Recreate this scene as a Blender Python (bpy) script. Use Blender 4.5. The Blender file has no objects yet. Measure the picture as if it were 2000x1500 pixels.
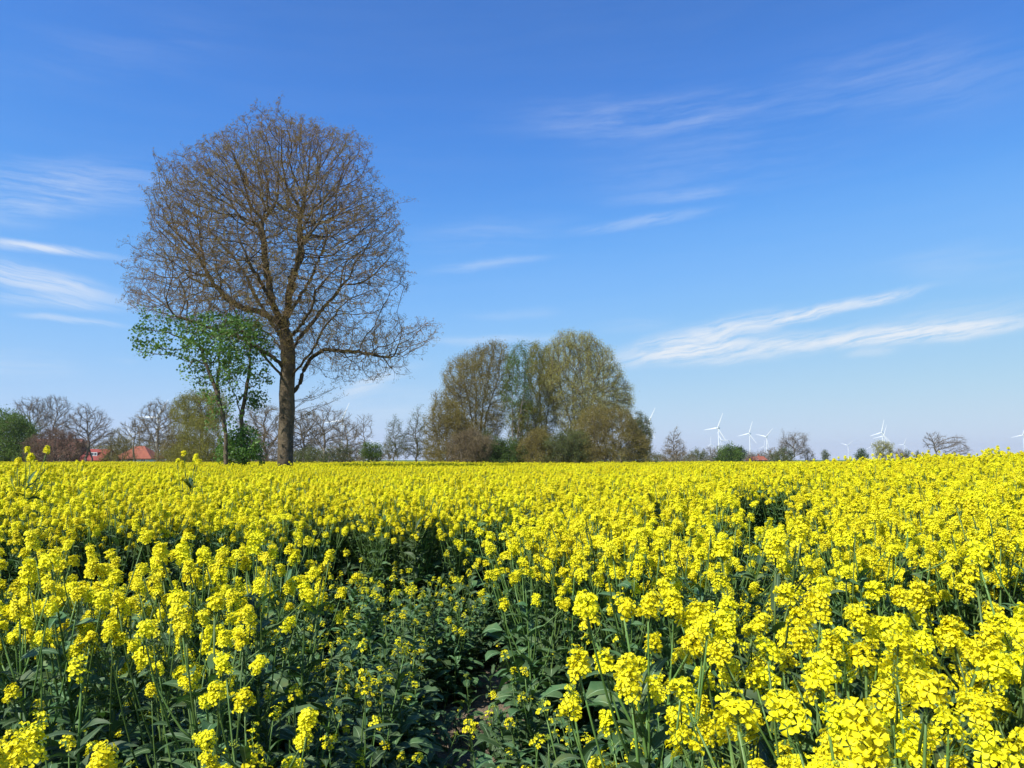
import bpy, math, random
import numpy as np
from mathutils import Vector, Matrix

R = math.radians
rng = np.random.default_rng(7)
random.seed(7)
scene = bpy.context.scene
COL = scene.collection

# ------------------------------------------------------------------ camera
EYE = 1.62
F = 1444.0                    # focal length in photo pixels (photo 2000 x 1500)
HORIZON = 898.0
PITCH = math.atan((HORIZON - 750.0) / F)
cam_d = bpy.data.cameras.new('camera')
cam = bpy.data.objects.new('camera', cam_d)
COL.objects.link(cam)
cam_d.sensor_width = 36.0
cam_d.lens = 36.0 * F / 2000.0
cam_d.clip_start = 0.05
cam_d.clip_end = 30000.0
cam.location = (0, 0, EYE)
cam.rotation_euler = (R(90) + PITCH, 0, 0)
scene.camera = cam


def at(px, py, Y):
    """world point at depth Y (metres along +Y) seen at photo pixel px, py"""
    xc = (px - 1000.0) / F
    yc = -(py - 750.0) / F
    d = np.array([xc, math.cos(PITCH) - yc * math.sin(PITCH), math.sin(PITCH) + yc * math.cos(PITCH)])
    t = Y / d[1]
    return np.array([0, 0, EYE]) + d * t


def azel(px, py):
    p = at(px, py, 1.0) - np.array([0, 0, EYE])
    return math.atan2(p[0], p[1]), math.atan2(p[2], math.hypot(p[0], p[1]))


# ------------------------------------------------------------------ light
SUN_AZ, SUN_EL = R(228), R(49)          # azimuth clockwise from +Y
sun_dir = Vector((math.sin(SUN_AZ) * math.cos(SUN_EL), math.cos(SUN_AZ) * math.cos(SUN_EL), math.sin(SUN_EL)))
sd = bpy.data.lights.new('sun', 'SUN')
sd.energy = 4.6
sd.angle = R(0.53)
sd.color = (1.0, 0.955, 0.88)
so = bpy.data.objects.new('sun', sd)
COL.objects.link(so)
so.rotation_euler = sun_dir.to_track_quat('Z', 'Y').to_euler()
so.location = (-30, -20, 60)

scene.view_settings.view_transform = 'Standard'
scene.view_settings.look = 'None'
EXPOSURE = 0.6
scene.view_settings.exposure = EXPOSURE
scene.view_settings.gamma = 1.0

world = bpy.data.worlds.new('World')
scene.world = world
world.use_nodes = True
wt = world.node_tree
wt.nodes.clear()


def nn(tree, kind, **kw):
    n = tree.nodes.new(kind)
    for k, v in kw.items():
        setattr(n, k, v)
    return n


def math_node(tree, op, a, b=None, clamp=False):
    n = tree.nodes.new('ShaderNodeMath')
    n.operation = op
    n.use_clamp = clamp
    for i, v in enumerate((a, b)):
        if v is None:
            continue
        if isinstance(v, (int, float)):
            n.inputs[i].default_value = v
        else:
            tree.links.new(v, n.inputs[i])
    return n.outputs[0]


def build_world():
    L = wt.links.new
    out = nn(wt, 'ShaderNodeOutputWorld')
    bg = nn(wt, 'ShaderNodeBackground')
    bg.inputs['Strength'].default_value = 0.1
    L(bg.outputs[0], out.inputs[0])
    sky = nn(wt, 'ShaderNodeTexSky', sky_type='NISHITA')
    sky.sun_disc = False
    sky.sun_elevation = SUN_EL
    sky.sun_rotation = SUN_AZ
    sky.altitude = 0
    sky.air_density = 1.0
    sky.dust_density = 0.1
    sky.ozone_density = 3.0
    # grade the sky's colour: a deeper, more saturated blue as in the photograph
    k0 = nn(wt, 'ShaderNodeVectorMath', operation='SCALE')
    k0.inputs['Scale'].default_value = 0.1
    L(sky.outputs[0], k0.inputs[0])
    cv = nn(wt, 'ShaderNodeRGBCurve')
    for ci, pts in enumerate((
            [(0, 0), (.089, .057), (.122, .081), (.205, .200), (.456, .445), (.807, .64), (1, .72)],
            [(0, 0), (.156, .200), (.209, .285), (.337, .482), (.644, .686), (.88, .765), (1, .80)],
            [(0, 0), (.15, .33), (.292, .617), (.376, .800), (.533, .955), (.70, .935), (.85, .89), (1, .87)])):
        c = cv.mapping.curves[ci]
        while len(c.points) < len(pts):
            c.points.new(.5, .5)
        for p, q in zip(c.points, pts):
            p.location = q
    cv.mapping.update()
    L(k0.outputs[0], cv.inputs['Color'])
    gm = nn(wt, 'ShaderNodeVectorMath', operation='SCALE')
    gm.inputs['Scale'].default_value = 10.0 / 2 ** EXPOSURE
    L(cv.outputs[0], gm.inputs[0])

    tc = nn(wt, 'ShaderNodeTexCoord')
    sep = nn(wt, 'ShaderNodeSeparateXYZ')
    L(tc.outputs['Generated'], sep.inputs[0])
    x, y, z = sep.outputs
    az = math_node(wt, 'ARCTAN2', x, y)
    hyp = math_node(wt, 'SQRT', math_node(wt, 'ADD', math_node(wt, 'MULTIPLY', x, x), math_node(wt, 'MULTIPLY', y, y)))
    el = math_node(wt, 'ARCTAN2', z, hyp)
    comb = nn(wt, 'ShaderNodeCombineXYZ')
    L(az, comb.inputs[0])
    L(el, comb.inputs[1])
    # ragged edges: shift the direction a little with noise
    wob = nn(wt, 'ShaderNodeTexNoise')
    wob.inputs['Scale'].default_value = 16
    wob.inputs['Detail'].default_value = 4
    L(comb.outputs[0], wob.inputs['Vector'])
    off = nn(wt, 'ShaderNodeVectorMath', operation='SUBTRACT')
    L(wob.outputs['Color'], off.inputs[0])
    off.inputs[1].default_value = (.5, .5, .5)
    offs = nn(wt, 'ShaderNodeVectorMath', operation='MULTIPLY')
    L(off.outputs[0], offs.inputs[0])
    offs.inputs[1].default_value = (.05, .012, 0)
    dirv = nn(wt, 'ShaderNodeVectorMath', operation='ADD')
    L(comb.outputs[0], dirv.inputs[0])
    L(offs.outputs[0], dirv.inputs[1])

    def fibre(angle, sx, sy, lo, hi, detail=6):
        mp = nn(wt, 'ShaderNodeMapping', vector_type='POINT')
        mp.inputs['Rotation'].default_value = (0, 0, -angle)
        L(dirv.outputs[0], mp.inputs['Vector'])
        mu = nn(wt, 'ShaderNodeVectorMath', operation='MULTIPLY')
        L(mp.outputs[0], mu.inputs[0])
        mu.inputs[1].default_value = (sx, sy, 1)
        no = nn(wt, 'ShaderNodeTexNoise')
        no.inputs['Scale'].default_value = 1.0
        no.inputs['Detail'].default_value = detail
        no.inputs['Roughness'].default_value = .68
        L(mu.outputs[0], no.inputs['Vector'])
        mr = nn(wt, 'ShaderNodeMapRange', interpolation_type='SMOOTHSTEP')
        mr.inputs['From Min'].default_value = lo
        mr.inputs['From Max'].default_value = hi
        L(no.outputs['Fac'], mr.inputs['Value'])
        return mr.outputs[0]

    fib = {'l': fibre(R(-9), 7, 120, .26, .62, 8), 'r': fibre(R(10), 16, 130, .28, .62, 9), 'h': fibre(R(2), 4, 40, .30, .78)}
    # streaks of cirrus: start, end (photo pixels -> directions), half width, opacity, fibre
    streaks = [
        (-160, 452, 235, 503, 9, .75, 'l'), (-160, 488, 265, 592, 24, .66, 'l'), (-80, 572, 240, 602, 12, .40, 'l'),
        (20, 612, 250, 636, 7, .42, 'l'), (-260, 385, 330, 350, 50, .66, 'h'), (-200, 708, 190, 716, 24, .34, 'h'),
        (1160, 712, 1560, 612, 30, .85, 'r'), (1440, 640, 1840, 556, 12, .85, 'r'), (1240, 706, 1700, 650, 24, .75, 'r'),
        (1540, 672, 2080, 622, 18, .85, 'r'), (1620, 664, 2080, 596, 34, .28, 'r'), (1640, 694, 1760, 684, 10, .3, 'r'),
        (980, 232, 1640, 192, 46, .25, 'h'), (1180, 395, 1480, 362, 14, .22, 'h'), (820, 530, 1080, 500, 12, .34, 'h'),
        (1090, 455, 1420, 405, 13, .22, 'r'), (820, 668, 1130, 655, 11, .42, 'h'), (640, 775, 820, 715, 22, .45, 'r'),
        (760, 470, 1120, 440, 36, .14, 'h'), (1120, 345, 1700, 280, 60, .13, 'h'), (1500, 165, 2080, 120, 70, .15, 'h'),
        (1700, 520, 2060, 505, 36, .14, 'h'), (900, 612, 1100, 608, 14, .16, 'h'), (480, 800, 1000, 800, 50, .26, 'h'),
        (-50, 130, 500, 60, 50, .06, 'h'), (1160, 640, 1330, 628, 18, .22, 'h'), (200, 702, 285, 708, 6, .25, 'h'),
    ]
    total = None
    for (x1, y1, x2, y2, w, op, fk) in streaks:
        a1, e1 = azel(x1, y1)
        a2, e2 = azel(x2, y2)
        cx, cy = (a1 + a2) / 2, (e1 + e2) / 2
        ang = math.atan2(e2 - e1, a2 - a1)
        hl = math.hypot(a2 - a1, e2 - e1) / 2 * 1.4
        sub = nn(wt, 'ShaderNodeVectorMath', operation='SUBTRACT')
        L(dirv.outputs[0], sub.inputs[0])
        sub.inputs[1].default_value = (cx, cy, 0)
        mp = nn(wt, 'ShaderNodeMapping', vector_type='TEXTURE')
        mp.inputs['Rotation'].default_value = (0, 0, ang)
        mp.inputs['Scale'].default_value = (hl, w * 1.45 / F, 1)
        L(sub.outputs[0], mp.inputs['Vector'])
        ln = nn(wt, 'ShaderNodeVectorMath', operation='LENGTH')
        L(mp.outputs[0], ln.inputs[0])
        mr = nn(wt, 'ShaderNodeMapRange', interpolation_type='SMOOTHERSTEP')
        mr.inputs['From Min'].default_value = 1.0
        mr.inputs['From Max'].default_value = 0.0
        mr.inputs['To Max'].default_value = op
        L(ln.outputs['Value'], mr.inputs['Value'])
        v = math_node(wt, 'MULTIPLY', mr.outputs[0], fib[fk])
        total = v if total is None else math_node(wt, 'ADD', total, v)
    # a faint veil all over, thicker towards the horizon
    veil = math_node(wt, 'MULTIPLY', fib['h'], 0.018)
    total = math_node(wt, 'ADD', total, veil)
    total = math_node(wt, 'MINIMUM', total, .9)
    mix = nn(wt, 'ShaderNodeMix', data_type='RGBA')
    L(total, mix.inputs['Factor'])
    L(gm.outputs[0], mix.inputs[6])
    mix.inputs[7].default_value = (5.6, 5.9, 6.3, 1)
    L(mix.outputs[2], bg.inputs['Color'])
    world.cycles.sampling_method = 'MANUAL'
    world.cycles.sample_map_resolution = 512


build_world()

# ------------------------------------------------------------------ helpers


class MB:
    """collects arrays of vertices and faces; build() links them as ONE mesh object"""

    def __init__(self):
        self.v, self.f, self.n = [], [], 0

    def add(self, verts, faces, mat=0):
        verts = np.asarray(verts, float).reshape(-1, 3)
        faces = np.asarray(faces, int)
        if faces.size:
            self.f.append((faces + self.n, mat))
        self.v.append(verts)
        self.n += len(verts)

    def build(self, name, mats, parent=None, smooth=True):
        me = bpy.data.meshes.new(name)
        V = np.concatenate(self.v) if self.v else np.zeros((0, 3))
        me.vertices.add(len(V))
        me.vertices.foreach_set('co', V.astype(np.float32).ravel())
        loops = np.concatenate([f.ravel() for f, _ in self.f])
        sizes = np.concatenate([np.full(len(f), f.shape[1]) for f, _ in self.f])
        mi = np.concatenate([np.full(len(f), m) for f, m in self.f])
        me.loops.add(len(loops))
        me.loops.foreach_set('vertex_index', loops.astype(np.int32))
        me.polygons.add(len(sizes))
        starts = np.concatenate([[0], np.cumsum(sizes)[:-1]])
        me.polygons.foreach_set('loop_start', starts.astype(np.int32))
        me.polygons.foreach_set('material_index', mi.astype(np.int32))
        me.polygons.foreach_set('use_smooth', np.full(len(sizes), smooth, dtype=bool))
        for m in (mats if isinstance(mats, (list, tuple)) else [mats]):
            me.materials.append(m)
        me.update(calc_edges=True)
        me.validate()
        o = bpy.data.objects.new(name, me)
        COL.objects.link(o)
        if parent is not None:
            o.parent = parent
        return o

    # shapes
    def tube(self, pts, rad, k=6, mat=0, cap=True):
        pts = np.asarray(pts, float)
        n = len(pts)
        rad = np.broadcast_to(np.asarray(rad, float), (n,))
        t = np.gradient(pts, axis=0)
        t /= np.linalg.norm(t, axis=1, keepdims=True) + 1e-12
        ref = np.array([0.31, 0.95, 0.05])
        if abs(np.mean(t @ ref)) > .9:
            ref = np.array([1., 0, 0])
        u = np.cross(t, ref)
        u /= np.linalg.norm(u, axis=1, keepdims=True)
        w = np.cross(t, u)
        a = np.arange(k) * 2 * math.pi / k
        ring = pts[:, None] + rad[:, None, None] * (np.cos(a)[None, :, None] * u[:, None] + np.sin(a)[None, :, None] * w[:, None])
        i = np.arange(n - 1)[:, None] * k
        j = np.arange(k)[None]
        j2 = (j + 1) % k
        fc = np.stack([i + j, i + j2, i + k + j2, i + k + j], -1).reshape(-1, 4)
        base = self.n
        self.add(ring.reshape(-1, 3), fc, mat)
        if cap:
            self.f.append((np.array([[base + (n - 1) * k + q for q in range(k)]]), mat))
            self.f.append((np.array([[base + q for q in range(k)][::-1]]), mat))

    def box(self, c, s, mat=0, rz=0.0):
        c, s = np.asarray(c, float), np.asarray(s, float) / 2
        v = np.array([[x, y, z] for x in (-1, 1) for y in (-1, 1) for z in (-1, 1)], float) * s
        cr, sr = math.cos(rz), math.sin(rz)
        v = np.stack([v[:, 0] * cr - v[:, 1] * sr, v[:, 0] * sr + v[:, 1] * cr, v[:, 2]], 1) + c
        self.add(v, [[0, 1, 3, 2], [4, 6, 7, 5], [0, 4, 5, 1], [2, 3, 7, 6], [0, 2, 6, 4], [1, 5, 7, 3]], mat)


def tag(o, label=None, cat=None, group=None, kind=None):
    for k, v in (('label', label), ('category', cat), ('group', group), ('kind', kind)):
        if v:
            o[k] = v
    return o


def thing(name, loc, rz=0.0, label=None, cat=None, group=None):
    o = bpy.data.objects.new(name, None)
    o.empty_display_size = .2
    COL.objects.link(o)
    o.location = loc
    o.rotation_euler = (0, 0, rz)
    return tag(o, label, cat, group)


def copy_thing(root):
    r = root.copy()
    COL.objects.link(r)
    for ch in root.children:
        c = ch.copy()
        COL.objects.link(c)
        c.parent = r
    return r


def unit(v):
    v = np.asarray(v, float)
    return v / (np.linalg.norm(v, axis=-1, keepdims=True) + 1e-12)


# ------------------------------------------------------------------ materials
def new_mat(name):
    m = bpy.data.materials.new(name)
    m.use_nodes = True
    t = m.node_tree
    t.nodes.clear()
    out = nn(t, 'ShaderNodeOutputMaterial')
    return m, t, out


def noise_col(t, colors, scale, coord='Object', detail=4, lo=.3, hi=.7, rough=.6):
    """colour ramp over a noise; colours from low to high"""
    tc = nn(t, 'ShaderNodeTexCoord')
    no = nn(t, 'ShaderNodeTexNoise')
    no.inputs['Scale'].default_value = scale
    no.inputs['Detail'].default_value = detail
    no.inputs['Roughness'].default_value = rough
    t.links.new(tc.outputs[coord], no.inputs['Vector'])
    cr = nn(t, 'ShaderNodeValToRGB')
    el = cr.color_ramp.elements
    while len(el) < len(colors):
        el.new(.5)
    for i, c in enumerate(colors):
        el[i].position = lo + (hi - lo) * i / max(1, len(colors) - 1)
        el[i].color = (*c, 1)
    t.links.new(no.outputs['Fac'], cr.inputs[0])
    return cr.outputs[0], no.outputs['Fac']


def rand_shift(t, col, dh, dv, ds=0.0):
    """per-plant variation of hue and value"""
    oi = nn(t, 'ShaderNodeObjectInfo')
    hs = nn(t, 'ShaderNodeHueSaturation')
    t.links.new(col, hs.inputs['Color'])
    for name, d, base in (('Hue', dh, .5), ('Value', dv, 1.0)):
        mr = nn(t, 'ShaderNodeMapRange')
        mr.inputs['To Min'].default_value = base - d
        mr.inputs['To Max'].default_value = base + d
        t.links.new(oi.outputs['Random'], mr.inputs['Value'])
        t.links.new(mr.outputs[0], hs.inputs[name])
    return hs.outputs[0]


def leafy(name, colors, scale, trans=.25, rough=.5, spec=.3, coord='Object', dh=.012, dv=.15, detail=3, tcol=None, lo=.3, hi=.7):
    m, t, out = new_mat(name)
    col, fac = noise_col(t, colors, scale, coord, detail, lo, hi)
    col = rand_shift(t, col, dh, dv)
    p = nn(t, 'ShaderNodeBsdfPrincipled')
    t.links.new(col, p.inputs['Base Color'])
    p.inputs['Roughness'].default_value = rough
    p.inputs['Specular IOR Level'].default_value = spec
    if trans:
        tr = nn(t, 'ShaderNodeBsdfTranslucent')
        if tcol:
            tr.inputs['Color'].default_value = (*tcol, 1)
        else:
            t.links.new(col, tr.inputs['Color'])
        mx = nn(t, 'ShaderNodeMixShader')
        mx.inputs[0].default_value = trans
        t.links.new(p.outputs[0], mx.inputs[1])
        t.links.new(tr.outputs[0], mx.inputs[2])
        t.links.new(mx.outputs[0], out.inputs[0])
    else:
        t.links.new(p.outputs[0], out.inputs[0])
    return m


def solid(name, colors, scale, rough=.8, spec=.3, bump=0.0, bscale=None, coord='Object', detail=5, metallic=0.0):
    m, t, out = new_mat(name)
    col, fac = noise_col(t, colors, scale, coord, detail)
    p = nn(t, 'ShaderNodeBsdfPrincipled')
    t.links.new(col, p.inputs['Base Color'])
    p.inputs['Roughness'].default_value = rough
    p.inputs['Specular IOR Level'].default_value = spec
    p.inputs['Metallic'].default_value = metallic
    if bump:
        tc = nn(t, 'ShaderNodeTexCoord')
        no = nn(t, 'ShaderNodeTexNoise')
        no.inputs['Scale'].default_value = bscale or scale * 4
        no.inputs['Detail'].default_value = 5
        t.links.new(tc.outputs[coord], no.inputs['Vector'])
        b = nn(t, 'ShaderNodeBump')
        b.inputs['Strength'].default_value = 1.0
        b.inputs['Distance'].default_value = bump
        t.links.new(no.outputs['Fac'], b.inputs['Height'])
        t.links.new(b.outputs[0], p.inputs['Normal'])
    t.links.new(p.outputs[0], out.inputs[0])
    return m


M = {}
M['petal'] = leafy('rape_petal', [(.83, .735, .008), (.90, .85, .018)], 60, trans=.34, rough=.55, spec=.25, dh=.006, dv=.06)
M['bud'] = leafy('rape_bud', [(.22, .33, .03), (.42, .48, .04)], 90, trans=.15, rough=.5)
M['stem'] = leafy('rape_stem', [(.075, .145, .03), (.13, .21, .05)], 12, trans=0, rough=.45, dv=.25)
M['leaf'] = leafy('rape_leaf', [(.035, .080, .028), (.058, .117, .043), (.082, .146, .058), (.12, .16, .048)], 9, trans=.18, rough=.55, spec=.28, dh=.02, dv=.3, tcol=(.06, .16, .02))
M['rib'] = leafy('rape_midrib', [(.20, .29, .15), (.26, .35, .2)], 20, trans=.1, rough=.5)


def soil_mat():
    m, t, out = new_mat('soil')
    c1, _ = noise_col(t, [(.13, .095, .065), (.24, .18, .125), (.33, .26, .19)], 5, detail=9, rough=.75)
    c2, _ = noise_col(t, [(.05, .09, .02), (.09, .15, .03), (.12, .16, .04)], .05, detail=6)
    tc = nn(t, 'ShaderNodeTexCoord')
    sep = nn(t, 'ShaderNodeSeparateXYZ')
    t.links.new(tc.outputs['Object'], sep.inputs[0])
    mr = nn(t, 'ShaderNodeMapRange')
    mr.inputs['From Min'].default_value = 60
    mr.inputs['From Max'].default_value = 100
    t.links.new(sep.outputs['Y'], mr.inputs['Value'])
    mx = nn(t, 'ShaderNodeMix', data_type='RGBA')
    t.links.new(mr.outputs[0], mx.inputs['Factor'])
    t.links.new(c1, mx.inputs[6])
    t.links.new(c2, mx.inputs[7])
    p = nn(t, 'ShaderNodeBsdfPrincipled')
    p.inputs['Roughness'].default_value = .95
    p.inputs['Specular IOR Level'].default_value = .15
    t.links.new(mx.outputs[2], p.inputs['Base Color'])
    no = nn(t, 'ShaderNodeTexNoise')
    no.inputs['Scale'].default_value = 14
    no.inputs['Detail'].default_value = 8
    no.inputs['Roughness'].default_value = .7
    t.links.new(tc.outputs['Object'], no.inputs['Vector'])
    b = nn(t, 'ShaderNodeBump')
    b.inputs['Distance'].default_value = .06
    t.links.new(no.outputs['Fac'], b.inputs['Height'])
    t.links.new(b.outputs[0], p.inputs['Normal'])
    t.links.new(p.outputs[0], out.inputs[0])
    return m


M['soil'] = soil_mat()
M['oak_bark'] = solid('oak_bark', [(.06, .047, .028), (.11, .085, .052), (.17, .135, .085)], 3.0, rough=.9, bump=.05, bscale=9)
M['oak_branch'] = solid('oak_branch', [(.042, .032, .018), (.075, .058, .034), (.13, .104, .066)], 1.2, rough=.9)
M['oak_twig'] = solid('oak_twig', [(.12, .077, .040), (.18, .122, .065)], .6, rough=.85)
M['oak_bud'] = leafy('oak_bud', [(.25, .145, .055), (.27, .195, .05), (.25, .215, .045)], .5, trans=.2, dv=0, dh=0)
M['grey_bark'] = solid('grey_bark', [(.10, .085, .065), (.18, .155, .12), (.24, .21, .17)], 2.0, rough=.9)
M['maple_leaf'] = leafy('maple_leaf', [(.06, .14, .022), (.11, .22, .035), (.18, .32, .06)], .9, trans=.36, dv=0, dh=0, rough=.45, spec=.4)
for nm, c in dict(
        bare_brown=[(.17, .125, .065), (.22, .17, .09), (.27, .215, .12)],
        bare_grey=[(.18, .15, .12), (.24, .205, .17), (.30, .255, .21)],
        olive=[(.17, .165, .03), (.24, .23, .04), (.31, .295, .055)],
        olive_brown=[(.18, .145, .045), (.24, .195, .055), (.29, .25, .065)],
        pale_olive=[(.27, .26, .075), (.36, .345, .10), (.44, .42, .15)],
        fresh_green=[(.07, .125, .018), (.11, .18, .028), (.15, .235, .04)],
        dark_green=[(.04, .075, .016), (.065, .112, .022), (.09, .145, .03)],
        red_brown=[(.17, .108, .072), (.22, .145, .098), (.26, .18, .125)],
        dull_green=[(.09, .11, .04), (.13, .155, .05), (.17, .195, .065)]).items():
    M[nm] = leafy(nm + '_foliage', c, .25, trans=.34, dv=0, dh=0, rough=.6, spec=.2)
M['white_paint'] = solid('turbine_white', [(.72, .74, .76), (.77, .78, .79)], .05, rough=.35, spec=.5)
M['roof_orange'] = solid('orange_roof_tile', [(.22, .066, .038), (.31, .098, .052)], 1.2, rough=.8, bump=.03)
M['roof_red'] = solid('red_roof_tile', [(.20, .036, .028), (.27, .05, .036)], 1.5, rough=.75, bump=.03)
M['roof_brown'] = solid('brown_roof_tile', [(.15, .065, .048), (.22, .095, .068)], 1.2, rough=.85, bump=.03)
M['brick'] = solid('brick_wall', [(.22, .075, .05), (.32, .12, .08)], 2.5, rough=.9)
M['render_white'] = solid('white_render', [(.62, .61, .58), (.74, .73, .70)], .6, rough=.9)
M['frame_white'] = solid('window_frame_white', [(.75, .75, .74), (.8, .8, .8)], 2, rough=.4)
m_, t_, o_ = new_mat('window_glass')
p_ = nn(t_, 'ShaderNodeBsdfPrincipled')
p_.inputs['Base Color'].default_value = (.06, .075, .09, 1)
p_.inputs['Roughness'].default_value = .05
p_.inputs['Specular IOR Level'].default_value = .9
t_.links.new(p_.outputs[0], o_.inputs[0])
M['glass'] = m_

# ------------------------------------------------------------------ ground


def smooth(a, b, x):
    t = np.clip((x - a) / (b - a), 0, 1)
    return t * t * (3 - 2 * t)


_wv = rng.uniform(-1, 1, (14, 2)) * 1.0
_wp = rng.uniform(0, 6.28, 14)


def wave(x, y, f):
    """smooth noise in about -1..1"""
    s = 0
    for (a, b), p in zip(_wv, _wp):
        s = s + np.sin((a * x + b * y) * f * 3.0 + p)
    return s / 4.2


def ground_z(x, y):
    x, y = np.asarray(x, float), np.asarray(y, float)
    bump = .34 * np.exp(-(((x - 9.5) / 5.5) ** 2 + ((y - 12) / 7.5) ** 2))
    left = .19 * np.exp(-(((x + 7) / 4) ** 2 + ((y - 9) / 6) ** 2))
    return bump + left


def make_ground():
    a = np.concatenate([np.arange(0, 8, .16), np.arange(8, 30, 1.), np.array([30, 36, 45, 60, 80, 110, 160, 250, 400, 700, 1200, 2200, 3600, 6000])])
    xs = np.concatenate([-a[::-1], a[1:]])
    ys = xs
    X, Y = np.meshgrid(xs, ys, indexing='ij')
    Z = ground_z(X, Y)
    near = np.exp(-((X / 6) ** 2 + ((Y - 5) / 6) ** 2))
    Z = Z + near * .018 * wave(X, Y, 7) + near * rng.normal(0, .008, X.shape)
    n = len(xs)
    i, j = np.meshgrid(np.arange(n - 1), np.arange(n - 1), indexing='ij')
    f = np.stack([i * n + j, (i + 1) * n + j, (i + 1) * n + j + 1, i * n + j + 1], -1).reshape(-1, 4)
    b = MB()
    b.add(np.stack([X, Y, Z], -1).reshape(-1, 3), f)
    o = b.build('ground', M['soil'])
    tag(o, kind='structure')


make_ground()

# ------------------------------------------------------------------ rape plants
# one flower, axis +Z, petals of 8 outline points round a raised centre
_pt = np.array([[.0012, 0, 0], [.0040, .0021, .0011], [.0075, .0046, .0016], [.0104, .0036, .0006], [.0112, 0, -.0003],
                [.0104, -.0036, .0006], [.0075, -.0046, .0016], [.0040, -.0021, .0011], [.0066, 0, .0005]])
_pf = np.array([[8, i, (i + 1) % 8] for i in range(8)])
_pt = _pt * np.array([1.0, 1.12, 1.0])
_fl_v, _fl_f = [], []
for q in range(4):
    a = q * math.pi / 2
    Rm = np.array([[math.cos(a), -math.sin(a), 0], [math.sin(a), math.cos(a), 0], [0, 0, 1]])
    _fl_v.append(_pt @ Rm.T)
    _fl_f.append(_pf + q * 9)
FL_V, FL_F = np.concatenate(_fl_v), np.concatenate(_fl_f)
OCT_V = np.array([[0, 0, -.55], [1, 0, -.1], [0, 1, -.1], [-1, 0, -.1], [0, -1, -.1], [0, 0, 1.]])
OCT_F = np.array([[0, 2, 1], [0, 3, 2], [0, 4, 3], [0, 1, 4], [5, 1, 2], [5, 2, 3], [5, 3, 4], [5, 4, 1]])


def frames(d, roll=None):
    """rotation matrices whose Z column is d"""
    d = unit(d)
    ref = np.where(np.abs(d[:, 2:3]) > .9, np.array([[1., 0, 0]]), np.array([[0, 0, 1.]]))
    u = unit(np.cross(ref, d))
    w = np.cross(d, u)
    if roll is not None:
        c, s = np.cos(roll)[:, None], np.sin(roll)[:, None]
        u, w = c * u + s * w, -s * u + c * w
    return np.stack([u, w, d], -1)


def stamp(b, V, Fc, pos, d, scale, mat, g, roll=True):
    n = len(pos)
    if n == 0:
        return
    Rm = frames(d, g.uniform(0, 6.28, n) if roll else None)
    sc = np.asarray(scale, float)
    if sc.ndim == 1:
        sc = sc[:, None]
    P = np.einsum('nij,nkj->nki', Rm, V[None] * sc[:, None, :]) + pos[:, None]
    fc = Fc[None] + (np.arange(n) * len(V))[:, None, None]
    b.add(P.reshape(-1, 3), fc.reshape(-1, Fc.shape[1]), mat)


def sticks(b, p0, p1, r, mat, k=3):
    """straight tapered sticks, k-sided, vectorised"""
    n = len(p0)
    if n == 0:
        return
    Rm = frames(p1 - p0)
    a = np.arange(k) * 2 * math.pi / k
    circ = np.stack([np.cos(a), np.sin(a), 0 * a], 1)
    r = np.broadcast_to(np.asarray(r, float), (n,))
    r0 = np.einsum('nij,kj->nki', Rm, circ) * r[:, None, None] + p0[:, None]
    V = np.concatenate([r0, p1[:, None]], 1)
    base = (np.arange(n) * (k + 1))[:, None, None]
    fc = np.array([[i, (i + 1) % k, k] for i in range(k)])[None] + base
    b.add(V.reshape(-1, 3), fc.reshape(-1, 3), mat)


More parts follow.
